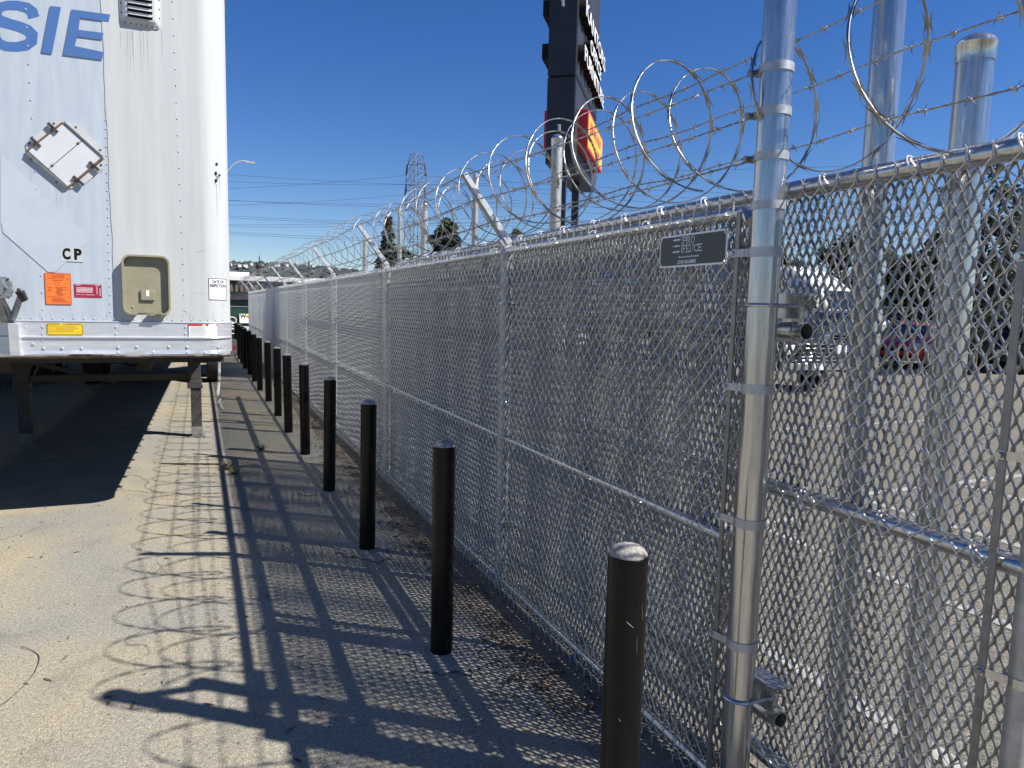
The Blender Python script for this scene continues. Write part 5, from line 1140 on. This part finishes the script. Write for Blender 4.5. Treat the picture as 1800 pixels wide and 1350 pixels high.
# ================================================================ LATTICE PYLON AND POWER LINES
D = 150; tpx, tpy = 732, 272; top = atD(tpx, tpy, D); Hh = top[2]; pyl = empty('lattice_pylon', (top[0], top[1], 0), .35); tag(pyl, 'tall steel lattice transmission tower behind the fence', 'pylon')
def hwid(z): u = z/Hh; return 1.75*(1-u)+1.42*u+ (2.6*(1-u/.45) if u < .45 else 0) - (.55*max(0, (u-.9)/.1))
def cor(k, z): s = hwid(z); return np.array([(s, s, z), (-s, s, z), (-s, -s, z), (s, -s, z)][k % 4])
zs = [0]; dz = 5.0
while zs[-1] < Hh-1.2: zs.append(min(Hh, zs[-1]+max(1.9, dz))); dz *= .86
zs[-1] = Hh; m_ = MB(); m2 = MB()
for k in range(4):
    for a, b in zip(zs[:-1], zs[1:]):
        m_.obox(cor(k, a), cor(k, b), .13, .13); m2.obox(cor(k, a), cor(k+1, b), .07, .07); m2.obox(cor(k+1, a), cor(k, b), .07, .07); m2.obox(cor(k, b), cor(k+1, b), .07, .07)
m_.build('corner_leg', M['lattice'], pyl, smooth=False); m2.build('lattice_brace', M['lattice'], pyl, smooth=False)
rtc = Vector((math.cos(.35), -math.sin(.35), 0))
for k, (px, y0, y1) in enumerate(((716, 290, 308), (714, 326, 342), (747, 290, 310), (746, 330, 350))):
    a = atD(px, y0, D); b = atD(px-(2 if px < 730 else -1), y1, D); m_ = MB(); Rm = Matrix.Rotation(-.35, 3, 'Z'); la = Rm @ Vector(a-np.array([top[0], top[1], 0])); lb = Rm @ Vector(b-np.array([top[0], top[1], 0]))
    m_.cyl(la, lb, .16, n=8); m_.obox((0, 0, la.z+.1), (la.x, la.y, la.z+.1), .1, .1); m_.build('insulator', M['dark'], pyl)
LN = [((360, 303), (860, 327)), ((360, 317.5), (900, 321)), ((360, 333), (714, 308)), ((360, 350.5), (900, 356)), ((360, 362), (712, 342)), ((360, 349), (900, 365)), ((360, 377), (1000, 391)), ((360, 380), (1000, 396)), ((360, 395), (900, 379)), ((360, 398), (900, 386)), ((360, 405), (900, 421)), ((360, 408), (900, 426)),
      ((747, 309), (1960, 352)), ((747, 318), (1960, 365)), ((747, 349), (1960, 372)), ((900, 300), (1960, 268)), ((900, 335), (1960, 392)), ((900, 352), (1960, 403)), ((900, 362), (1960, 418)), ((900, 376), (1960, 428)), ((900, 385), (1960, 440)), ((900, 400), (1960, 452))]
WL = ['sagging power line in the sky left of the pylon', 'power line crossing the sky right of the pylon']
for k, (a, b) in enumerate(LN):
    Da = 150+4*(k % 5); A_, B_ = atD(a[0], a[1], Da), atD(b[0], b[1], Da); P = []
    for s in np.linspace(0, 1, 13): q = A_+(B_-A_)*s; q[2] -= .9*4*s*(1-s)*(np.linalg.norm(B_-A_)/90); P.append(q)
    m_ = MB(); m_.tube(P, .028, 4); tag(m_.build('power_line', M['cable']), WL[0] if k < 12 else WL[1], 'power line', 'power lines left of the pylon' if k < 12 else 'power lines right of the pylon')
# houses on the hill
HL = 'tiny pale house on the far hillside'
for k in range(16):
    px = 403+rng.random()*62 if k < 11 else 470+rng.random()*90; py = 463+rng.random()*7; D_ = 1560+rng.random()*60; q = atD(px, py, D_)
    h_ = empty('hillside_house', (q[0], q[1], q[2]-4), rng.random()*1.0); tag(h_, HL, 'house', 'houses on the far hillside'); m_ = MB(); wd = 4+5*rng.random(); m_.box((0, 0, 2.5), (wd, 6, 5)); m_.build('wall', M['house'], h_, smooth=False)
    m_ = MB(); m_.prism([(-wd/2-.4, 5), (wd/2+.4, 5), (0, 6.6)], lambda u, v: (u, -3.3, v), lambda u, v: (u, 3.3, v)); m_.build('roof', M['greywall'], h_, smooth=False)

# ================================================================ SMALL DEBRIS
mb = MB()
for i in range(900):                                       # stone chips on the paving
    x = -2.2+3.9*rng.random()**.8; y = 2.3+rng.random()**1.6*8; r = .002+.0065*rng.random()**3
    if x > 1.6: continue
    mb.lathe([(r*.7, 0), (r, r*.5), (r*.5, r*1.1)], (x, y, .002), 5)
tag(mb.build('gravel', M['chip'], smooth=False), 'scattered stone chips on the paving', 'gravel', kind='stuff')
mb = MB()
for i in range(2600):                                      # leaf litter and twigs banked along the fence foot
    x = 1.50+.17*rng.normal()*.7; y = 2.6+rng.random()*12; a = rng.random()*6.28; l = .008+.022*rng.random(); wd = l*(.25+.3*rng.random()); z = .004+.014*rng.random(); tz = .012*(rng.random()-.5)
    if rng.random() < math.sin(y*2.1)*.5: continue
    c, s = math.cos(a), math.sin(a); mb.quad((x-c*l, y-s*l, z-tz), (x-s*wd, y+c*wd, z+.004), (x+c*l, y+s*l, z+tz), (x+s*wd, y-c*wd, z+.002))
for i in range(70):
    x = -1.6+2.2*rng.random(); y = 2.6+rng.random()*5; a = rng.random()*6.28; l = .01+.03*rng.random(); c, s = math.cos(a), math.sin(a); mb.quad((x-c*l, y-s*l, .003), (x-s*l*.2, y+c*l*.2, .006), (x+c*l, y+s*l, .004), (x+s*l*.2, y-c*l*.2, .004))
tag(mb.build('leaf_litter', M['dirt'], smooth=False), 'brown leaf litter and twigs along the foot of the fence', 'leaf litter', kind='stuff')
for k, (px, py) in enumerate(((400, 826), (412, 834), (460, 792))):
    d = ray(px, py); tt = -CAMH/d[2]; q = np.array([0, 0, CAMH])+tt*d; mb = MB()
    for i in range(60):
        a = rng.random()*6.28; l = .05+.10*rng.random(); b = .02*rng.random(); mb.add([(b*math.cos(a)-.004*math.sin(a), b*math.sin(a)+.004*math.cos(a), 0), (b*math.cos(a)+.004*math.sin(a), b*math.sin(a)-.004*math.cos(a), 0), ((b+l*.8)*math.cos(a), (b+l*.8)*math.sin(a), l*.8)], [(0, 1, 2)])
    tag(mb.build('weed', M['weed'], smooth=False, loc=(q[0], q[1], 0)), ('dry weed tuft on the paving beside the fence shadow', 'second dry weed tuft, nearer the camera of the pair', 'small weed tuft by the sixth bollard')[k], 'weed')
mb = MB(); P = [(-1.05, 3.35), (-.9, 3.5), (-.75, 3.72), (-.74, 3.95), (-.82, 4.12), (-.9, 4.2)]
ti = np.linspace(0, 5, 26); P = [(np.interp(t, range(6), [p[0] for p in P])+.02*math.sin(t*2), np.interp(t, range(6), [p[1] for p in P]), .006+.004*math.sin(t*3)) for t in ti]; P = [tuple(np.mean(P[max(0, i-3):i+4], axis=0)) for i in range(len(P))]; mb.tube(P, .002, 4); tag(mb.build('loose_wire', M['leg']), 'thin curved offcut of wire lying on the paving', 'wire')
